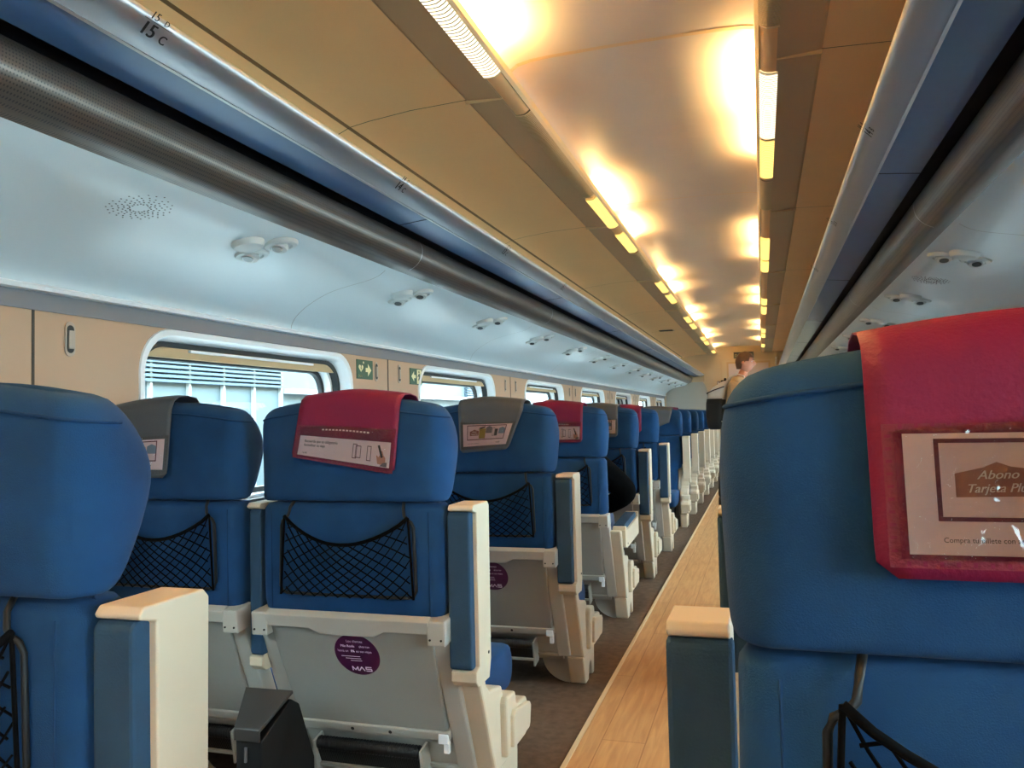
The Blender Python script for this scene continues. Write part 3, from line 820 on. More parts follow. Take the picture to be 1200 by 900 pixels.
    for x in (-.055, .055):
        bm = bmesh.new(); cyl(bm, tray_pt(x, .226, .005), (0, -1, -.43), .005, .002, 12); obj('screw', bm, 'black', rl)
    # sticker on the table
    if detail:
        sr, sx_, sz_ = .063, .010, .447
        SP = lambda x, y, off=.0011: tray_pt(sx_+x*sr, sz_+y*sr*.92, off)
        bm = bmesh.new(); put_poly(bm, SP, [(math.cos(2*PI*k/40), math.sin(2*PI*k/40)) for k in range(40)])
        obj('round_sticker', bm, 'sticker', tr)
        bm = bmesh.new(); P = lambda x, y: SP(x, y, .0017)
        put_text(bm, P, 'Los clientes', 0, .60, .17, 'CENTER', sx=.9)
        put_text(bm, P, 'Más Renfe', -.66, .36, .17, bold=.035, sx=.88); put_text(bm, P, 'ahorran', .16, .36, .17, sx=.88)
        put_text(bm, P, 'hasta un', -.84, .12, .165, sx=.88); put_text(bm, P, '8%', -.25, .12, .165, bold=.04, sx=.9); put_text(bm, P, 'en sus viajes', -.02, .12, .165, sx=.86)
        for k, (xa, xb) in enumerate(((-.72, .12), (-.55, .14), (-.35, .16))): put_rect(bm, P, xa, -.10-.105*k, xb, -.075-.105*k)
        # drawn-out capitals, the A without its bar
        for x0, pts in ((-.34, [(0, 0, 0, 1), (0, 1, .5, .15), (.5, .15, 1, 1), (1, 1, 1, 0)]), (-.05, [(0, 0, .5, 1), (.5, 1, 1, 0)]), (.26, [(1, 1, 0, 1), (0, 1, 0, .5), (0, .5, 1, .5), (1, .5, 1, 0), (1, 0, 0, 0)])):
            for xa, ya, xb, yb in pts:
                A = Vector((x0+xa*.24, -.78+ya*.18)); B = Vector((x0+xb*.24, -.78+yb*.18)); d = (B-A).normalized()*.012; n = Vector((-d.y, d.x))*2
                put_poly(bm, P, [tuple(A-d-n), tuple(B+d-n), tuple(B+d+n), tuple(A-d+n)])
        obj('sticker_lettering', bm, 'stickerlt', tr)
    # hinge brackets and side posts
    for s in (-1, 1):
        bm = bmesh.new()
        x0, x1 = sorted((s*.222, s*.270))
        hexa(bm, [(x0, -.012, .492), (x0, -.016, .553), (x0, .07, .50), (x0, .06, .560), (x1, -.012, .492), (x1, -.016, .553), (x1, .07, .50), (x1, .06, .560)])
        br = obj('table_bracket', bm, 'shell', t, bevel=.004)
        for x in (.231, .260):
            bm = bmesh.new(); cyl(bm, (s*x, -.0135, .508), (0, -1, 0), .0028, .002, 8); obj('screw', bm, 'black', br)
        bm = bmesh.new(); x0, x1 = sorted((s*.220, s*.268))
        zz = (.50, .36, .22, .12)
        rings = [[(x0, y_back(z)-.014, z), (x1, y_back(z)-.010, z), (x1, y_back(z)+.045, z), (x0, y_back(z)+.045, z)] for z in zz]
        loft(bm, rings); obj('side_post', bm, 'shell', t, bevel=.004)
    # latch
    bm = bmesh.new(); c = tray_pt(side*.206, .222, .008); box(bm, c[0]-.014, c[0]+.014, c[1]-.006, c[1]+.014, c[2]-.012, c[2]+.014)
    box(bm, c[0]+side*.004-.008, c[0]+side*.004+.008, c[1]+.006, c[1]+.02, c[2]-.04, c[2]); obj('table_latch', bm, 'white', t, bevel=.003)
    # footrest folded under the table
    bm = bmesh.new(); n = 64; pr = []
    for k in range(n+1):
        x = -.17+.30*k/n; pr.append((.0185 if k % 2 else .0165, x))
    lathe(bm, (0, y_back(.165)-.030, .168), (1, 0, 0), pr, 14)
    ft = obj('footrest', bm, 'rubber', t, auto=.9)
    bm = bmesh.new(); y = y_back(.16)-.03
    hexa(bm, [(-.172, y+.012, .112), (-.172, y-.012, .162), (-.172, y+.02, .115), (-.172, y-.002, .165), (.132, y+.012, .112), (.132, y-.012, .162), (.132, y+.02, .115), (.132, y-.002, .165)])
    obj('footrest_plate', bm, 'rubber', ft)
    bm = bmesh.new()
    for x in (-.178, .134): hexa(bm, [(x, y-.006, .085), (x, y-.022, .178), (x, y+.05, .095), (x, y+.03, .190), (x+.006, y-.006, .085), (x+.006, y-.022, .178), (x+.006, y+.05, .095), (x+.006, y+.03, .190)])
    hexa(bm, [(-.18, y+.004, .103), (-.18, y+.002, .111), (-.18, y+.02, .103), (-.18, y+.02, .111), (.14, y+.004, .103), (.14, y+.002, .111), (.14, y+.02, .103), (.14, y+.02, .111)])
    obj('footrest_arm', bm, 'shell', ft)
    # open lattice on the pedal's underside
    bm = bmesh.new(); yl = y+.004
    for i in range(4):
        z = .10-.022*i; yy = yl+.012*i
        box(bm, -.13+.012*i, -.02+.012*i, yy, yy+.022, z-.003, z)
    for j in range(4):
        x = -.13+j*.036
        hexa(bm, [(x+.036, yl+.036, .030), (x, yl, .10), (x+.036, yl+.056, .030), (x, yl+.022, .10), (x+.039, yl+.036, .030), (x+.003, yl, .10), (x+.039, yl+.056, .030), (x+.003, yl+.022, .10)])
    obj('footrest_lattice', bm, 'shell', ft)
    # end plate and foot on the aisle side (stepped armrest housing), plain leg on the other
    if aisle:
        s = side
        bm = bmesh.new(); x0, x1 = sorted((s*.245, s*.318))
        poly = [(.055, .47), (.155, .235), (.205, .115), (.225, .105), (.40, .10), (.415, .16), (.40, .225), (.30, .25), (.285, .285), (.27, .318), (.17, .335), (.145, .36), (.105, .47)]
        prism_yz(bm, poly, x0, x1); ep = obj('end_plate', bm, 'cream', t, bevel=.007, seg=2)
        bm = bmesh.new(); x0, x1 = sorted((s*.262, s*.336)); prism_yz(bm, [(.255, .13), (.25, .275), (.262, .290), (.335, .285), (.345, .25), (.36, .243), (.44, .236), (.455, .215), (.435, .13)], x0, x1); obj('armrest_housing', bm, 'cream', ep, bevel=.007)
        bm = bmesh.new(); x0, x1 = sorted((s*.332, s*.347)); prism_yz(bm, [(.28, .15), (.285, .232), (.30, .245), (.44, .222), (.452, .21), (.44, .16), (.43, .15)], x0, x1); pc = obj('housing_cover', bm, 'cream', ep, bevel=.004)
        bm = bmesh.new(); cyl(bm, (s*.347, .41, .205), (s, 0, 0), .006, .002, 12); obj('cover_screw', bm, 'shell', pc)
        bm = bmesh.new(); x0, x1 = sorted((s*.252, s*.315))
        prism_yz(bm, [(.20, .112), (.222, .06), (.245, 0), (.30, 0), (.315, .05), (.335, .066), (.36, .05), (.372, 0), (.405, 0), (.415, .112)], x0, x1)
        obj('foot', bm, 'cream', t, bevel=.005)
        bm = bmesh.new(); x0, x1 = sorted((s*.14, s*.25)); R = []
        for k in range(9):
            a = PI/2*k/8; R.append((min(.25, .14+.11*(1-math.cos(a))) , .10-.10*math.sin(a)))
        pts = [(s*x, z) for x, z in R]+[(s*.25, 0.0), (s*.25, .10)]
        pts2 = []
        for p in pts:
            if not pts2 or (abs(p[0]-pts2[-1][0])+abs(p[1]-pts2[-1][1])) > 1e-4: pts2.append(p)
        prism_xz(bm, pts2, .25, .275); obj('foot_fairing', bm, 'shell', t)
        o_s = -side
        bm = bmesh.new(); x0, x1 = sorted((o_s*.20, o_s*.235)); prism_yz(bm, [(.19, .13), (.25, 0), (.38, 0), (.45, .13)], x0, x1); obj('leg', bm, 'shell', t, bevel=.004)
    else:
        for s in (-1, 1):
            bm = bmesh.new(); x0, x1 = sorted((s*.20, s*.235)); prism_yz(bm, [(.19, .13), (.25, 0), (.38, 0), (.45, .13)], x0, x1); obj('leg', bm, 'shell', t, bevel=.004)
    # armrests
    def arm(s, xa, xb, up=True, name='armrest'):
        g_o = Vector((0, .085, .44))
        ang = 0 if up else -PI/2+.06
        rt = Matrix.Rotation(ang, 4, 'X')
        def tf(bmm):
            if up and arm_dy:
                for v in bmm.verts: v.co.y = .022+(v.co.y-.022)*.68+arm_dy; v.co.z -= .008
            if not up:
                # swing forwards about the pivot near its foot
                for v in bmm.verts:
                    p = rt @ (v.co-g_o); v.co = p+Vector((0, .17, .428))
        x0, x1 = sorted((s*xa, s*xb))
        bm = bmesh.new()
        prism_yz(bm, [(.045, .385), (.028, .40), (.028, .423), (.052, .432), (.050, .808), (.024, .815), (.022, .820), (.030, .829), (.135, .829), (.146, .818), (.140, .43), (.125, .385)], x0, x1)
        tf(bm); a = obj(name, bm, 'cream', t, bevel=.009, seg=3)
        bm = bmesh.new(); w = (xb-xa)
        px0, px1 = sorted((s*(xa-.003), s*(xb-w*.16 if not arm_dy else xb+.001)))
        prism_yz(bm, [(.030, .428), (.024, .436), (.022, .802), (.030, .812), (.060, .812), (.060, .428)], px0, px1)
        tf(bm); obj('armrest_pad', bm, 'pad', a, bevel=.006)
        bm = bmesh.new(); cyl(bm, (s*xb-s*.001, .12, .45), (s, 0, 0), .004, .0025, 10); tf(bm); obj('pivot_screw', bm, 'under', a)
        return a
    if aisle:
        arm(side, .268, .334, armrest == 'up')
        arm(-side, .266, .306, True)
    # net pocket
    if detail:
        bm = bmesh.new(); yb = y_back(.7)-.008
        for s in (-1, 1): tube(bm, [(s*.155, yb+.012, .838), (s*.160, yb-.003, .822), (s*.163, yb-.006, .803), (s*.170, yb-.007, .795), (s*.181, yb-.005, .788), (s*.186, yb-.003, .775), (s*.190, yb-.002, .62), (s*.184, yb-.003, .607), (s*.17, yb-.004, .603)], .0042, 6)
        tube(bm, [(-.172, yb-.004, .603), (0, yb-.006, .602), (.172, yb-.004, .603)], .0042, 6)
        nt_ = obj('net_pocket', bm, 'black', t, smooth=True)
        def net(u, v, extra=0.):
            x0, x1 = -.186+.012*v, .186-.012*v
            x = x0+(x1-x0)*u
            ztop = .800-.068*(math.sin(PI*u)**.8)
            z = .600+(ztop-.600)*v
            bul = math.sin(PI*u)*(.010+.012*v*v)+.004
            return (x, yb-.004-bul-extra, z)
        bm = bmesh.new(); nd = 11; st = 10
        for sg in (1, -1):
            for i in range(-6, nd+1):
                pts = []
                for k in range(st+1):
                    v = k/st; u = (i+v*6)/nd if sg > 0 else 1-(i+v*6)/nd
                    if -1e-6 <= u <= 1+1e-6: pts.append(net(min(1, max(0, u)), v, .0008*sg))
                if len(pts) > 1: tube(bm, pts, .0018, 4)
        obj('net_mesh', bm, 'cord', nt_)
        bm = bmesh.new(); tube(bm, [net(k/16, 1, .001) for k in range(17)], .005, 6)
        for u in (0, 1): tube(bm, [net(u, k/4, .001) for k in range(5)], .0032, 5)
        obj('elastic_edge', bm, 'cord', nt_, smooth=True)
    return t

def drop_seat(t, loc, rz, label, cat='seat', group=None):
    t.location = loc; t.rotation_euler = (0, 0, rz); tag(t, label, cat, group)
ROWP = 1.045
LY = [.755]+[.80+ROWP*k for k in range(1, 6)]
XA, XW = -.618, -1.192
sa = make_seat(1)
drop_seat(sa, (XA-.026, LY[0], 0), 0, 'blue train seat seen from behind at the left edge, no headrest cover')
dup(sa, (XA-.012, LY[1], 0), 0, 'blue aisle seat under the large crimson cover with a phone advert, left of the aisle')
dup(sa, (XA, LY[2], 0), 0, 'blue train seat under the skewed grey headrest cover, just behind the crimson one')
low = make_seat(1, 'down')
drop_seat(low, (XA, LY[3], 0), 0, 'blue train seat with its aisle armrest folded down, person in black sitting in it')
dup(sa, (XA, LY[4], 0), 0, 'blue seat just ahead of the seated person in black, grey cover on its headrest')
dup(sa, (XA, LY[5], 0), 0, 'last blue train seat showing its back, opposite the seats that face us')
sw = make_seat(1, aisle=False); sw.scale = (.945, 1, 1)
drop_seat(sw, (XW-.006, LY[1], 0), 0, 'blue window seat under a grey headrest cover, beside the nearest window')
for k, lab in ((2, 'blue window seat hidden behind the crimson covered aisle seat'), (3, 'blue window seat beside the seated person in black'), (4, 'blue window seat one row beyond the seated person in black'), (5, 'blue window seat in the last row that shows its back')):
    dup(sw, (XW, LY[k], 0), 0, lab)
# seats turned towards the camera: same chair rotated, aisle on its left hand
sf = make_seat(-1)
FY = [8.02+1.03*k for k in range(8)]
for k, y in enumerate(FY):
    lab = ['blue train seat facing the camera under the grey cover, first of the turned row', 'second blue seat facing the camera beyond the grey covered one', 'third blue seat facing the camera along the aisle', 'fourth blue seat facing the camera along the aisle', 'fifth blue seat facing the camera, near the standing man', 'sixth blue seat facing the camera, beside the standing man', 'seventh blue seat facing the camera, behind the standing man', 'last blue seat facing the camera, at the end wall'][k]
    if k == 0: drop_seat(sf, (XA, y, 0), PI, lab, group=None)
    else: dup(sf, (XA, y, 0), PI, lab)
sr = make_seat(-1, arm_dy=.13)
RX = .614
RY = [.725+ROWP*k for k in range(4)]
drop_seat(sr, (RX, RY[0], 0), 0, 'large blue train seat close in front at right, under a crimson cover with an advert')
for k, lab in ((1, 'blue seat just ahead of the large right one, only its pale armrest showing'), (2, 'blue seat two rows ahead of the large right one'), (3, 'blue seat three rows ahead of the large right one')):
    dup(sr, (RX, RY[k], 0), 0, lab)
# the pieces never seen on the plain near-left seat stay; charcoal waste bin between the two seats
t = empty('waste_bin', (-.845, 1.78, 0), label='charcoal metal waste bin with sloping lid between the window and aisle seat backs', cat='bin')
bm = bmesh.new(); pr = [(-.085, 0), (-.092, .285), (.015, .352), (.05, .33), (.12, .17), (.12, 0)]
xl_ = [(-.035, 0)]*1
A = [bm.verts.new((.000 if y < 0 else -.035, y, z)) for y, z in pr]; B = [bm.verts.new((.070 if y < 0 else .086, y, z)) for y, z in pr]
bm.faces.new(A); bm.faces.new(B[::-1])
for i in range(len(pr)): bm.faces.new((A[i], B[i], B[(i+1) % len(pr)], A[(i+1) % len(pr)]))
obj('body', bm, 'black', t, bevel=.003)
bm = bmesh.new()
hexa(bm, [(.003, -.10, .310), (.003, -.102, .318), (-.049, .02, .363), (-.049, .018, .371), (.073, -.10, .310), (.073, -.102, .318), (.088, .02, .365), (.088, .018, .373)])
hexa(bm, [(.003, -.104, .288), (.003, -.104, .317), (.003, -.098, .288), (.003, -.098, .317), (.073, -.104, .288), (.073, -.104, .317), (.073, -.098, .288), (.073, -.098, .317)])
obj('lid', bm, 'bin', t, bevel=.0015)
bm = bmesh.new(); tube(bm, [(.03, -.095, .27), (.028, -.093, .235)], .004, 6); obj('latch', bm, 'chrome', t)
# ------------------------------------------------------------------ headrest covers with their advert pockets
HEADROLL = [(1.085, -.006), (1.108, .004), (1.120, .024), (1.1235, .06), (1.118, .096), (1.10, .114)]
def crown(x, z): return z-.038*(abs(x)/.265)**1.6*max(0, min(1, (z-.93)/.19))
def make_cover(seat_loc, rz, colour, rear, card, label, front=((-.13, .97), (.13, .97)), top=None, group=None):
    """rear: (xl_top, xr_top, (xl, zl), (xr, zr)) in the seat's own frame, seen from behind"""
    xl, xr, (bl, zl), (br, zr) = rear
    t = empty('headrest_cover', seat_loc, rz, label, 'headrest cover', group)
    def S(s, tt, off=0.):
        """rear flap, s across 0..1, tt 0 at the roll to 1 at the hem"""
        x0 = xl+(bl-xl)*tt; x1 = xr+(br-xr)*tt
        z0 = 1.085+(zl-1.085)*tt; z1 = 1.085+(zr-1.085)*tt
        x = x0+(x1-x0)*s
        return (x, -.006-.010*tt-off, crown(x, z0+(z1-z0)*s))
    bm = bmesh.new(); NS = 16; rows = []
    fl, fr = front
    for k in range(6, -1, -1):
        f = k/6; zf = [fl[1], fr[1]]
        row = []
        for i in range(NS+1):
            s = i/NS; x = (xl+(fl[0]-xl)*f)*(1-s)+(xr+(fr[0]-xr)*f)*s
            z = 1.10+((fl[1]*(1-s)+fr[1]*s)-1.10)*f
            row.append((x, .118+.006*f, crown(x, z)))
        rows.append(row)
    for z, y in HEADROLL[::-1]:
        rows.append([(xl+(xr-xl)*i/NS, y, crown(xl+(xr-xl)*i/NS, z)) for i in range(NS+1)])
    r = .10
    for k in range(1, 15):
        tt = k/14; ins = 0
        if tt > 1-r: q = (tt-(1-r))/r; ins = .055*(1-math.sqrt(max(0, 1-q*q)))
        rows.append([S(ins+(1-2*ins)*i/NS, tt) for i in range(NS+1)])
    R = [[bm.verts.new(p) for p in row] for row in rows]
    for A, B in zip(R, R[1:]):
        for i in range(NS): bm.faces.new((A[i], A[i+1], B[i+1], B[i]))
    cv = obj('cover_flap', bm, colour, t, smooth=True)
    md = cv.modifiers.new('thick', 'SOLIDIFY'); md.thickness = .0025; md.offset = 0
    if not card: return t
    kind, (s0, t0, s1, t1), (ps0, pt0, ps1, pt1) = card
    st = 'redstitch' if colour == 'red' else 'greystitch'
    # stitched pocket border, printed card, clear film
    Q = lambda s, v, off: S(s, v, off)
    bm = bmesh.new(); P = lambda x, y: Q(x, y, .0026)
    put_frame(bm, P, ps0-.03, pt0-.035, ps1+.03, pt1+.04, .03, .04)
    bd = obj('pocket_border', bm, st, t)
    bm = bmesh.new(); P = lambda x, y: Q(x, y, .0031)
    n = 22
    for k in range(n):
        a = ps0+(ps1-ps0)*(k+.3)/n; w = (ps1-ps0)*.25/n
        for yy in (pt0-.026, pt1+.010): put_rect(bm, P, a, yy, a+w, yy+.022)
    n = 10
    for k in range(n):
        a = pt0+(pt1-pt0)*(k+.3)/n; w = (pt1-pt0)*.25/n
        for xx in (ps0-.024, ps1+.006): put_rect(bm, P, xx, a, xx+.016, a+w)
    obj('stitching', bm, colour, bd)
    bm = bmesh.new(); C = lambda x, y, off=.0030: Q(s0+(s1-s0)*x, t1-(t1-t0)*y, off)     # card coords, y up
    put_rect(bm, lambda x, y: C(x, y), 0, 0, 1, 1); cd = obj('advert_card', bm, 'paper', t)
    def layer(name, m, fn, off):
        bm = bmesh.new(); fn(bm, lambda x, y: C(x, y, off)); obj(name, bm, m, cd)
    W_ = .24*(s1-s0)/.85; H_ = abs(1.085-zl)*(t1-t0); asp = H_/W_        # letters keep their shape on the stretched card
    if kind == 'phone':
        def txt(bm, P):
            PP = lambda x, y: P(x, y)
            for i, (s, y) in enumerate((('Recuerda que es obligatorio', .66), ('formalizar tu viaje', .47))):
                put_text(bm, lambda x, y_: PP(x, y_/asp), s, .06, y*asp, .036, sx=.9, bold=.02)
            put_text(bm, lambda x, y_: PP(x, y_/asp), 'renfe', .05, .10*asp, .026, shear=.25)
        layer('lettering', 'textprint', txt, .0036)
        def tickets(bm, P):
            for x0, y0, x1, y1 in ((.60, .18, .645, .78), (.63, .22, .69, .72), (.755, .16, .80, .76)): put_frame(bm, P, x0, y0, x1, y1, .006, .03)
        layer('ticket_outlines', 'purple', tickets, .0037)
        layer('hand_picture', 'skinprint', lambda bm, P: put_poly(bm, P, [(.875, .10), (.96, .06), (.955, .36), (.935, .46), (.92, .62), (.905, .64), (.90, .48), (.88, .36), (.865, .44), (.858, .40)]), .0037)
        def phone(bm, P): put_poly(bm, P, [(.865, .82), (.885, .86), (.93, .38), (.908, .34)])
        layer('phone_picture', 'darkprint', phone, .0040)
        layer('sleeve_picture', 'greyprint', lambda bm, P: put_poly(bm, P, [(.90, .02), (.975, .02), (.975, .20), (.93, .16)]), .0041)
        # faint line of white lettering on the pocket above the card
        bm = bmesh.new(); P = lambda x, y: Q(x, y, .0030)
        for k in range(14): put_rect(bm, P, .27+.034*k, pt0+.06, .27+.034*k+.022, pt0+.085)
        obj('pale_line', bm, 'paleprint', bd)
    else:
        xs = (.145, .385, .42, .56, .57, .70, .72, .83, .84, .93) if kind == 'big' else (.15, .34, .35, .485, .49, .62, .64, .74, .76, .89)
        fx1 = .95 if kind == 'big' else .90
        fr0 = .09
        layer('printed_frame', 'purple', lambda bm, P: put_frame(bm, P, fr0, .27, fx1, .94, .014, .035), .0036)
        layer('pale_ground', 'paleprint', lambda bm, P: put_rect(bm, P, fr0+.014, .305, fx1-.014, .905), .0034)
        def house(x0, x1, y0, y1):
            m_ = (x0+x1)/2; return [(x0, y0), (x1, y0), (x1, y1-.04), (m_+.04, y1-.01), (m_, y1+.03), (m_-.04, y1-.01), (x0, y1-.05)]
        layer('brown_tag', 'brownprint', lambda bm, P: put_poly(bm, P, house(xs[0], xs[1], .46, .70)), .0038)
        layer('olive_card', 'oliveprint', lambda bm, P: put_rect(bm, P, xs[2], .32, xs[3], .76), .0038)
        layer('card_clip', 'darkprint', lambda bm, P: (put_poly(bm, P, [(xs[2]-.005, .72), (xs[3]-.02, .80), (xs[3]-.01, .86), (xs[2], .80)]), put_rect(bm, P, xs[6]+.04, .42, xs[7], .74)), .0040)
        layer('grey_tag', 'greyprint', lambda bm, P: (put_poly(bm, P, house(xs[4], xs[5], .55, .84)), put_frame(bm, P, xs[6]-.01, .42, xs[6]+.035, .80, .006, .03)), .0038)
        layer('blue_tag', 'blueprint', lambda bm, P: put_poly(bm, P, house(xs[8], xs[9], .52, .80)), .0038)
        def ttxt(bm, P):
            PP = lambda x, y_: P(x, y_/asp); m_ = (xs[0]+xs[1])/2; k = (xs[1]-xs[0])/.23
            put_text(bm, PP, 'Abono', m_, .60*asp, .040*k, 'CENTER', .35, bold=.015)
            put_text(bm, PP, 'Tarjeta Plus', m_, .495*asp, .040*k, 'CENTER', .35, sx=.92, bold=.015)
        layer('tag_lettering', 'whiteprint', ttxt, .0042)
        def btxt(bm, P):
            PP = lambda x, y_: P(x, y_/asp)
            put_text(bm, PP, 'Compra tu billete con antelación', .10, .10*asp, .025 if kind == 'big' else .022, sx=.9)
            if kind == 'big': put_text(bm, PP, '¿Viajas', .40, .815*asp, .05, shear=.35)
            else: put_text(bm, PP, 'renfe', .74, .09*asp, .045, shear=.25)
        layer('lettering', 'textprint', btxt, .0042)
    rr = random.Random(int(abs(seat_loc[1])*100)); bm = bmesh.new(); nu, nv = 20, 9
    G = [[bm.verts.new(Q(ps0+(ps1-ps0)*i/nu, pt0+(pt1-pt0)*j/nv, .0052+(rr.random()*.0022 if 0 < j < nv and 0 < i < nu else 0))) for i in range(nu+1)] for j in range(nv+1)]
    for A, B in zip(G, G[1:]):
        for i in range(nu): bm.faces.new((A[i], A[i+1], B[i+1], B[i]))
    obj('clear_pocket', bm, 'film', t, smooth=True)
    return t
X1 = XA-.012
make_cover((X1, LY[1], 0), 0, 'red', (-.124, .158, (-.144, .953), (.145, .906)), ('phone', (.06, .54, .95, .92), (.045, .36, .955, .95)), 'crimson vinyl cover with a phone and ticket advert, large one left of the aisle')
make_cover((XA, LY[2], 0), 0, 'grey', (-.099, .158, (-.090, .911), (.100, .925)), ('small', (.075, .37, .92, .87), (.06, .35, .935, .89)), 'grey vinyl cover hanging askew with a glossy advert pocket')
make_cover((XA, LY[3], 0), 0, 'red', (-.105, .158, (-.105, .913), (.154, .913)), ('phone', (.06, .52, .95, .92), (.045, .40, .955, .95)), 'crimson cover with a white ticket advert, second of that colour along the left aisle seats')
make_cover((XA, LY[4], 0), 0, 'grey', (-.11, .154, (-.11, .908), (.150, .908)), ('small', (.075, .37, .95, .87), (.06, .35, .965, .89)), 'dull grey cover with a pale card, two seats beyond the askew grey one')
make_cover((XA, LY[5], 0), 0, 'red', (-.12, .150, (-.12, .912), (.148, .912)), None, 'small sliver of crimson cover, farthest one on the seats that show their backs')
make_cover((XW, LY[1], 0), 0, 'grey', (-.225, .041, (-.225, .90), (.031, .898)), ('small', (.06, .43, .95, .88), (.045, .41, .965, .90)), 'grey cover with a white advert card on the window seat beside the first window')
make_cover((RX, RY[0], 0), 0, 'red', (-.149, .149, (-.146, .906), (.149, .906)), ('big', (.085, .33, .915, .89), (.065, .31, .935, .91)), 'large crimson leather-look cover close in front, with a stitched advert pocket')
make_cover((XA, FY[0], 0), PI, 'grey', (-.18, .10, (-.18, .93), (.10, .93)), None, 'plain grey cover with a curled corner on the first seat facing the camera', front=((-.150, .965), (.10, .862)))
make_cover((XA, FY[1], 0), PI, 'red', (-.13, .13, (-.13, .93), (.13, .93)), None, 'crimson cover glimpsed on the second seat facing the camera', front=((-.13, .94), (.13, .93)))

# ------------------------------------------------------------------ people
def skin_mesh(name, verts, edges, root=0, sub=2):
    me = bpy.data.meshes.new(name); me.from_pydata([v[:3] for v in verts], edges, [])
    o = bpy.data.objects.new(name, me); COL.objects.link(o)
    o.modifiers.new('skin', 'SKIN').use_smooth_shade = True
    if not me.skin_vertices: bpy.context.view_layer.update()
    if not me.skin_vertices:
        bpy.context.view_layer.objects.active = o; bpy.ops.object.modifier_add(type='SKIN'); o.modifiers.remove(o.modifiers[-1])
    for i, v in enumerate(verts):
        r = v[3]; sv = me.skin_vertices[0].data[i]; sv.radius = (r, r) if not isinstance(r, tuple) else r; sv.use_root = (i == root)
    md = o.modifiers.new('sub', 'SUBSURF'); md.levels = sub; md.render_levels = sub
    dg = bpy.context.evaluated_depsgraph_get(); dg.update()
    m2 = bpy.data.meshes.new_from_object(o.evaluated_get(dg))
    bpy.data.objects.remove(o); bpy.data.meshes.remove(me)
    return m2

def head_bm(bm, pos, yaw=0., pitch=0., s=1.):
    """head about 23 cm tall, face towards +x: brow, eye hollows, nose, lips, chin, ears"""
    rot = Matrix.Rotation(yaw, 3, 'Z') @ Matrix.Rotation(pitch, 3, 'Y')
    nu, nv = 36, 26; rows = []
    g = lambda a, w: math.exp(-(a/w)**2)
    for j in range(nv+1):
        ph = PI*j/nv-PI/2; row = []
        for i in range(nu):
            th = 2*PI*i/nu; cx, cy, cz = math.cos(ph)*math.cos(th), math.cos(ph)*math.sin(th), math.sin(ph)
            x, y, z = cx*.098, cy*.076, cz*.118
            if z < 0: y *= 1-.28*(-cz)**1.5; x *= (1-.10*(-cz)) if cx > 0 else (1-.42*(-cz)**1.2)
            if cx > 0:
                f = cx
                x += f*(.031*g(y, .014)*g(z+.012, .022) + .012*g(y, .011)*g(z+.024, .012))      # nose
                x += f*(.007*g(abs(y)-.030, .022)*g(z-.028, .012))                               # brow
                x -= f*(.010*g(abs(y)-.031, .014)*g(z-.010, .012))                               # eyes
                x += f*(.007*g(y, .024)*g(z+.052, .008)+.007*g(y, .022)*g(z+.066, .008)-.005*g(y, .03)*g(z+.059, .004))   # lips
                x += f*(.012*g(y, .024)*g(z+.094, .018))                                         # chin
            e = g(x+.002, .022)*g(z+.010, .030)
            if abs(cy) > .5: y += math.copysign(.014*e, y); x -= .010*e                          # ears
            row.append(Vector(pos)+rot @ (Vector((x, y, z))*s))
        rows.append(row)
    V = [[bm.verts.new(p) for p in r] for r in rows[1:-1]]
    a = bm.verts.new(rows[0][0]); b = bm.verts.new(rows[-1][0])
    for A, B in zip(V, V[1:]):
        for i in range(nu): bm.faces.new((A[i], A[(i+1) % nu], B[(i+1) % nu], B[i]))
    for i in range(nu): bm.faces.new((a, V[0][(i+1) % nu], V[0][i])); bm.faces.new((b, V[-1][i], V[-1][(i+1) % nu]))

def hair_bm(pos, yaw, pitch, s=1., seed=1):
    rot = Matrix.Rotation(yaw, 3, 'Z') @ Matrix.Rotation(pitch, 3, 'Y'); rr = random.Random(seed)
    bm = bmesh.new(); nu, nv = 36, 20; rows = []
    for j in range(nv+1):
        row = []
        for i in range(nu):
            th = 2*PI*i/nu; c = math.cos(th)
            low = (.055 if c > .55 else (.012 if c > .15 else -.02 if c > -.2 else -.075))   # hair line: forehead, temples, over the ears, nape
            z = .127-(.127-low)*(j/nv)
            k = math.sqrt(max(0, 1-(z/.128)**2)) if z > 0 else (1-.25*(-z/.118)**1.2)
            x, y = c*.106*k, math.sin(th)*.083*k
            jt = 1+.02*rr.random()
            row.append(Vector(pos)+rot @ (Vector((x*jt, y*jt, z))*s))
        rows.append(row)
    V = [[bm.verts.new(p) for p in r] for r in rows[1:]]; top = bm.verts.new(Vector(pos)+rot @ Vector((0, 0, .128*s)))
    for A, B in zip(V, V[1:]):
        for i in range(nu): bm.faces.new((A[i], A[(i+1) % nu], B[(i+1) % nu], B[i]))
    for i in range(nu): bm.faces.new((top, V[0][i], V[0][(i+1) % nu]))
    return bm

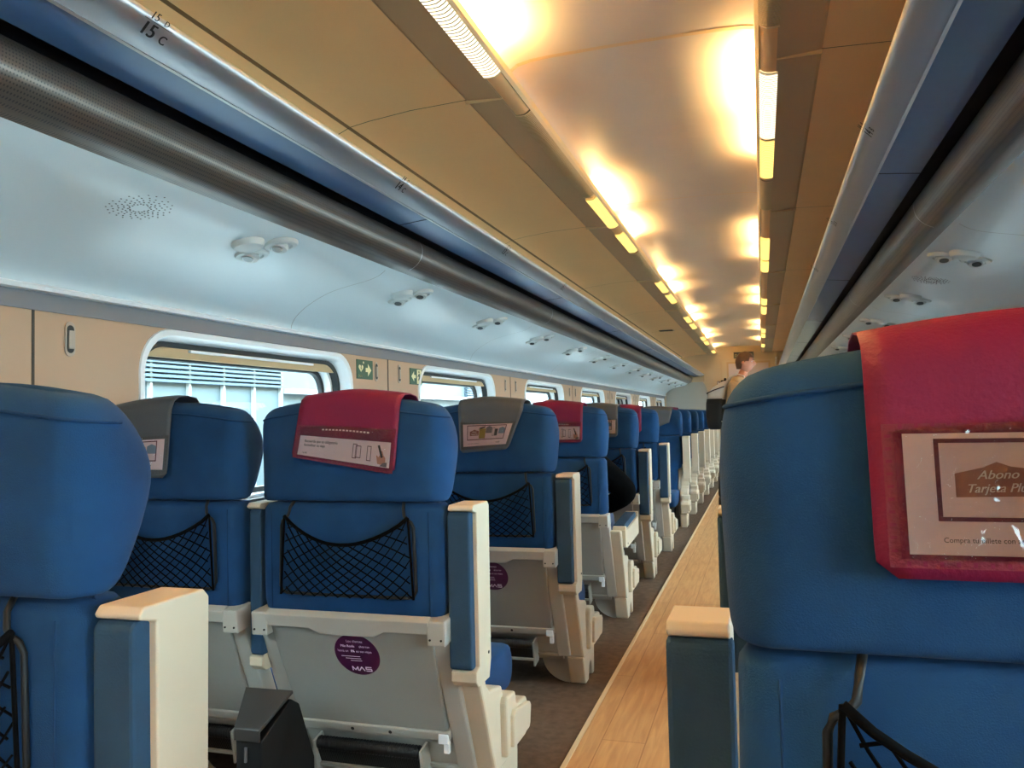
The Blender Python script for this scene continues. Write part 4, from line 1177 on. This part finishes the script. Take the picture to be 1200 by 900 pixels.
def hand(verts, edges, wrist, fwd, side, down, curl=.5):
    """five unequal bent fingers rooted in a palm; returns nothing, extends the skeleton"""
    F_, S_, D_ = Vector(fwd).normalized(), Vector(side).normalized(), Vector(down).normalized()
    w = Vector(verts[wrist][:3]); n = len(verts)
    palm = w+F_*.045; verts.append((*palm, (.034, .018))); edges.append((wrist, n)); pi = n
    for k, (off, ln) in enumerate(((-.030, .062), (-.010, .076), (.010, .080), (.030, .070))):
        kn = w+F_*.088+S_*off; a = kn+(F_*math.cos(curl*.6)+D_*math.sin(curl*.6))*ln*.5; b = a+(F_*math.cos(curl*1.6)+D_*math.sin(curl*1.6))*ln*.5
        i0 = len(verts); verts += [(*kn, .0105), (*a, .009), (*b, .007)]; edges += [(pi, i0), (i0, i0+1), (i0+1, i0+2)]
    a = w+F_*.035+S_*.036+D_*.008; b = a+F_*.03+S_*.022+D_*.01; c = b+F_*.026+S_*.004+D_*.012
    i0 = len(verts); verts += [(*a, .012), (*b, .010), (*c, .008)]; edges += [(pi, i0), (i0, i0+1), (i0+1, i0+2)]

def body(name, verts, edges, head, parent):
    m2 = skin_mesh(name, verts, edges)
    bm = bmesh.new(); bm.from_mesh(m2); bpy.data.meshes.remove(m2)
    head_bm(bm, *head)
    return obj(name, bm, 'skin', parent, smooth=True)
def eyes(parent, pos, yaw, pitch, s=1.):
    rot = Matrix.Rotation(yaw, 3, 'Z') @ Matrix.Rotation(pitch, 3, 'Y')
    for k in (-1, 1):
        p = Vector(pos)+rot @ (Vector((.078, k*.030, .010))*s); d = rot @ Vector((1, k*.12, 0))
        bm = bmesh.new(); lathe(bm, p, d, [(.004, -.006), (.0095, -.001), (.0105, .003), (.008, .007), (.003, .0092)], 14); o = obj('eye', bm, 'whiteprint', parent, smooth=True)
        bm = bmesh.new(); lathe(bm, p, d, [(.0048, .0088), (.003, .0100), (.0005, .0102)], 12); obj('iris', bm, 'darkprint', o)
        bm = bmesh.new(); q = [Vector(pos)+rot @ (Vector((x, k*y, z))*s) for x, y, z in ((.098, .014, .030), (.097, .030, .035), (.087, .046, .030))]; tube(bm, q, .0036, 6, taper=[.8, 1, .5]); obj('eyebrow', bm, 'hair', parent, smooth=True)
def garment(name, verts, edges, m, parent, sub=2):
    m2 = skin_mesh(name, verts, edges, 0, sub); m2.materials.clear(); m2.materials.append(M[m])
    for p in m2.polygons: p.use_smooth = True
    o = bpy.data.objects.new(name, m2); return link(o, parent)

# standing man, turned to the right, in the aisle
man = empty('person', (.085, 9.6, .006), -.12, 'man standing in the aisle in profile, short brown hair, beige shirt, backpack on', 'person')
v = [(0, 0, .93, (.10, .12)), (.02, 0, 1.09, (.085, .11)), (.05, 0, 1.27, (.09, .13)), (.075, 0, 1.385, (.05, .07)), (.10, 0, 1.455, .053), (.125, 0, 1.53, .052)]
e = [(0, 1), (1, 2), (2, 3), (3, 4), (4, 5)]
for s in (-1, 1):
    n = len(v)
    v += [(.06, s*.165, 1.365, .048), (.08, s*.225, 1.12, .042), (.29, s*.17, 1.04, .031)]; e += [(3, n), (n, n+1), (n+1, n+2)]
    hand(v, e, n+2, (1, -s*.15, .02), (0, s*-.6, .8), (0, -s*.8, -.5), .8)
    n = len(v)
    v += [(-.04, s*.09, .86, .085), (-.095, s*.10, .48, .058), (-.145, s*.10, .09, .040), (-.01, s*.115, .035, .033)]; e += [(0, n), (n, n+1), (n+1, n+2), (n+2, n+3)]
HP = ((.135, 0, 1.605), 0, .04, 1.0)
body('body', v, e, HP, man)
obj('hair', hair_bm(*HP, seed=4), 'hair', man, smooth=True); eyes(man, *HP)
v = [(0, 0, .84, (.15, .17)), (.0, 0, .93, (.145, .168)), (.02, 0, 1.09, (.13, .158)), (.05, 0, 1.27, (.13, .182)), (.075, 0, 1.395, (.095, .12)), (.095, 0, 1.45, .068)]
e = [(0, 1), (1, 2), (2, 3), (3, 4), (4, 5)]
for s in (-1, 1):
    n = len(v); v += [(.06, s*.165, 1.37, .078), (.08, s*.225, 1.12, .059), (.27, s*.175, 1.048, .043)]; e += [(4, n), (n, n+1), (n+1, n+2)]
garment('shirt', v, e, 'shirt', man)
v = [(0, 0, 1.0, (.12, .145)), (-.015, 0, .92, (.135, .158))]; e = [(0, 1)]
for s in (-1, 1):
    n = len(v); v += [(-.045, s*.09, .82, .105), (-.095, s*.10, .48, .078), (-.14, s*.10, .06, .062)]; e += [(1, n), (n, n+1), (n+1, n+2)]
garment('trousers', v, e, 'trousers', man)
for s in (-1, 1):
    bm = bmesh.new(); loft(bm, [[(-.185+.20*a_, s*.108+w_*c_, z_) for a_, c_ in ((0, -.6), (.25, -1), (.8, -.95), (1, -.4), (1, .4), (.8, .95), (.25, 1), (0, .6))] for z_, w_ in ((.0, .045), (.03, .048), (.06, .040), (.085, .030))])
    obj('shoe', bm, 'shoe', man, smooth=True)
bp_ = empty('backpack', (.085, 9.6, .006), -.12, 'black and light grey backpack on the standing man', 'backpack')
def rb(bm, spec, r=.05):
    rings = []
    for z, xa, xb, w in spec:
        R = []; rr_ = min(r, (xb-xa)/2-.005, w-.005)
        for cx, cy, a0 in ((xb-rr_, w-rr_, 0), (xa+rr_, w-rr_, PI/2), (xa+rr_, -w+rr_, PI), (xb-rr_, -w+rr_, 1.5*PI)):
            for k in range(6): a = a0+PI/2*k/5; R.append((cx+rr_*math.cos(a), cy+rr_*math.sin(a), z))
        rings.append(R)
    loft(bm, rings)
bm = bmesh.new(); rb(bm, [(.85, -.26, -.13, .12), (.87, -.285, -.12, .15), (1.0, -.30, -.115, .165), (1.15, -.295, -.105, .165), (1.20, -.285, -.10, .16)]); obj('main_pocket', bm, 'packblack', bp_, smooth=True)
bm = bmesh.new(); rb(bm, [(1.19, -.285, -.10, .158), (1.26, -.272, -.085, .155), (1.33, -.215, -.07, .145), (1.385, -.13, -.05, .12), (1.40, -.10, -.055, .09)]); obj('top_lid', bm, 'packgrey', bp_, smooth=True)
bm = bmesh.new(); tube(bm, [(-.285, -.10, 1.262), (-.275, -.157, 1.265), (-.19, -.162, 1.30), (-.08, -.150, 1.335)], .006, 6); tube(bm, [(-.285, -.10, 1.262), (-.290, .0, 1.26), (-.285, .1, 1.262), (-.275, .157, 1.265), (-.19, .162, 1.30)], .006, 6); obj('zip', bm, 'packblack', bp_, smooth=True)
for s in (-1, 1):
    bm = bmesh.new(); q = [(-.08, s*.085, 1.375), (-.03, s*.09, 1.44), (.05, s*.105, 1.478), (.13, s*.11, 1.45), (.19, s*.12, 1.33), (.195, s*.15, 1.18), (.12, s*.20, 1.05), (-.02, s*.19, .98), (-.12, s*.14, .94)]
    for a, b_ in zip(q, q[1:]):
        A, B = Vector(a), Vector(b_); d = (B-A).normalized(); y_ = Vector((0, .024, 0)); n_ = d.cross(Vector((0, 1, 0))).normalized()*.005
        hexa(bm, [A-y_-n_, A-y_+n_, B-y_-n_, B-y_+n_, A+y_-n_, A+y_+n_, B+y_-n_, B+y_+n_])
    obj('shoulder_strap', bm, 'packgrey', bp_)
bm = bmesh.new(); tube(bm, [(-.10, -.04, 1.39), (-.09, -.03, 1.43), (-.09, .03, 1.43), (-.10, .04, 1.39)], .008, 6); obj('grab_loop', bm, 'packblack', bp_, smooth=True)

# passenger in the third aisle seat, slumped low, arm on the lowered armrest
st_ = empty('person', (XA, LY[3], 0), 0, 'seated passenger in a black jacket, elbow on the lowered armrest', 'person')
v = [(-.01, .27, .46, (.10, .115)), (-.02, .24, .60, (.085, .105)), (-.04, .22, .74, (.085, .12)), (-.055, .22, .85, (.05, .07)), (-.06, .23, .905, .050), (-.065, .24, .95, .05)]
e = [(0, 1), (1, 2), (2, 3), (3, 4), (4, 5)]
arms = {1: [(.115, .25, .83, .048), (.310, .42, .625, .045), (.12, .60, .52, .031)], -1: [(-.215, .25, .83, .048), (-.255, .40, .60, .045), (-.09, .58, .50, .031)]}
for s in (-1, 1):
    n = len(v); v += arms[s]; e += [(3, n), (n, n+1), (n+1, n+2)]
    hand(v, e, n+2, (-s*.75, .5, -.12), (.4*s, .6, .3), (0, 0, -1), .7)
    n = len(v); v += [(s*.09, .33, .445, .085), (s*.11, .70, .47, .058), (s*.11, .72, .10, .04), (s*.12, .83, .045, .033)]; e += [(0, n), (n, n+1), (n+1, n+2), (n+2, n+3)]
HS = ((-.07, .245, 1.015), PI/2, .10, .95)
body('body', v, e, HS, st_)
obj('hair', hair_bm(*HS, seed=9), 'hair2', st_, smooth=True); eyes(st_, *HS)
v = [(-.01, .29, .41, (.15, .165)), (-.015, .265, .50, (.155, .17)), (-.02, .24, .62, (.15, .17)), (-.03, .225, .74, (.165, .19)), (-.055, .22, .86, (.09, .115)), (-.06, .225, .905, .066)]
e = [(0, 1), (1, 2), (2, 3), (3, 4), (4, 5)]
for s in (-1, 1):
    n = len(v); a = arms[s]; v += [(*a[0][:3], .080), (*a[1][:3], .068), (a[2][0]*.93+a[1][0]*.07, a[2][1]*.93+a[1][1]*.07, a[2][2], .046)]; e += [(4, n), (n, n+1), (n+1, n+2)]
garment('jacket', v, e, 'jacket', st_)
v = [(-.01, .28, .46, (.135, .15))]; e = []
for s in (-1, 1):
    n = len(v); v += [(s*.09, .35, .447, .098), (s*.11, .70, .475, .074), (s*.11, .72, .13, .06)]; e += [(0, n), (n, n+1), (n+1, n+2)]
garment('jeans', v, e, 'jeans', st_)
for s in (-1, 1):
    bm = bmesh.new(); loft(bm, [[(s*.115+w_*c_, .66+.22*a_, z_) for a_, c_ in ((0, -.6), (.25, -1), (.8, -.95), (1, -.4), (1, .4), (.8, .95), (.25, 1), (0, .6))] for z_, w_ in ((.0, .045), (.03, .048), (.06, .040), (.085, .030))])
    obj('shoe', bm, 'shoe', st_, smooth=True)
SKY_S = 14.; EXPO = 1.05
# ------------------------------------------------------------------ outside: facade beyond the left windows, added bounce slabs, sky
t = empty('station_building', (-3.6, 8, 0), label='pale blue facade with white mullions and louvres seen through the left windows', cat='building')
bm = bmesh.new(); box(bm, -.6, -.08, -16, 14, -1.2, 2.6); obj('wall_panel', bm, 'facade', t)
bm = bmesh.new()
for i in range(30):
    y = 4.63+.4*i
    if 4.5 < y < 6.3 or 12.1 < y < 13.2 : box(bm, -.09, -.05, y-8-.011, y-8+.011, -1.2, 2.6)
for i in range(1, 18):
    y = 4.63-.4*i; box(bm, -.09, -.05, y-8-.011, y-8+.011, -1.2, 2.6)
obj('mullions', bm, 'mullion', t)
bm = bmesh.new()
for a, b in ((-2, 6.22), (10.9, 14)):
    for k in range(16):
        z = 1.36+k*.034
        hexa(bm, [(-.085, a-8, z), (-.085, a-8, z+.022), (-.085, b-8, z), (-.085, b-8, z+.022), (-.035, a-8, z-.012), (-.035, a-8, z+.006), (-.035, b-8, z-.012), (-.035, b-8, z+.006)])
obj('louvres', bm, 'louvre', t)
bm = bmesh.new(); box(bm, -.1, .0, -1.7, 3.9, 1.30, 1.345); obj('ledge', bm, 'mullion', t)
bm = bmesh.new(); box(bm, -30, 30, -30, 50, -1.25, -1.2); struct('ground', bm, 'concrete')
bm = bmesh.new(); box(bm, -3.6, -1.62, -40, 60, -1.2, -.95); struct('ground_apron', bm, mat('pale_apron', (190, 192, 190), .9, var=.05, vscale=1))  # unseen pale strip, added to bounce skylight up to the right ceiling panels
bm = bmesh.new(); box(bm, 4.2, 40, -40, 60, -1.2, -.35); struct('ground_platform', bm, mat('pale_platform', (205, 206, 204), .9, var=.05, vscale=1))  # unseen pale slab, added to throw skylight through the right windows onto the left cove

W = bpy.data.worlds.new('sky'); SC.world = W; W.use_nodes = True
nt = W.node_tree; bg = nt.nodes['Background']
bg.inputs['Color'].default_value = (.68, .90, 1, 1); bg.inputs['Strength'].default_value = SKY_S

cam = bpy.data.cameras.new('camera'); co = bpy.data.objects.new('camera', cam); COL.objects.link(co)
F = Vector((-0.29330285, 0.95510738, 0.04175323)); R = Vector((0.95543212, 0.29437376, -0.02221606)); U = Vector((0.03350978, -0.03337634, 0.99888093))
m = Matrix((R, U, -F)).transposed().to_4x4(); m.translation = Vector((.385, 0, 1.04)); co.matrix_world = m
cam.sensor_width = 36; cam.lens = 36*950.02/1200; cam.clip_start = .02
SC.camera = co
vs = SC.view_settings; SC.display_settings.display_device = 'sRGB'
vs.view_transform = 'Standard'; vs.look = 'None'; vs.gamma = 1; vs.use_curve_mapping = False; vs.exposure = EXPO
SC.cycles.max_bounces = 14; SC.cycles.diffuse_bounces = 10; SC.cycles.transparent_max_bounces = 16; SC.cycles.caustics_reflective = False; SC.cycles.caustics_refractive = False
SC.cycles.sample_clamp_indirect = 6
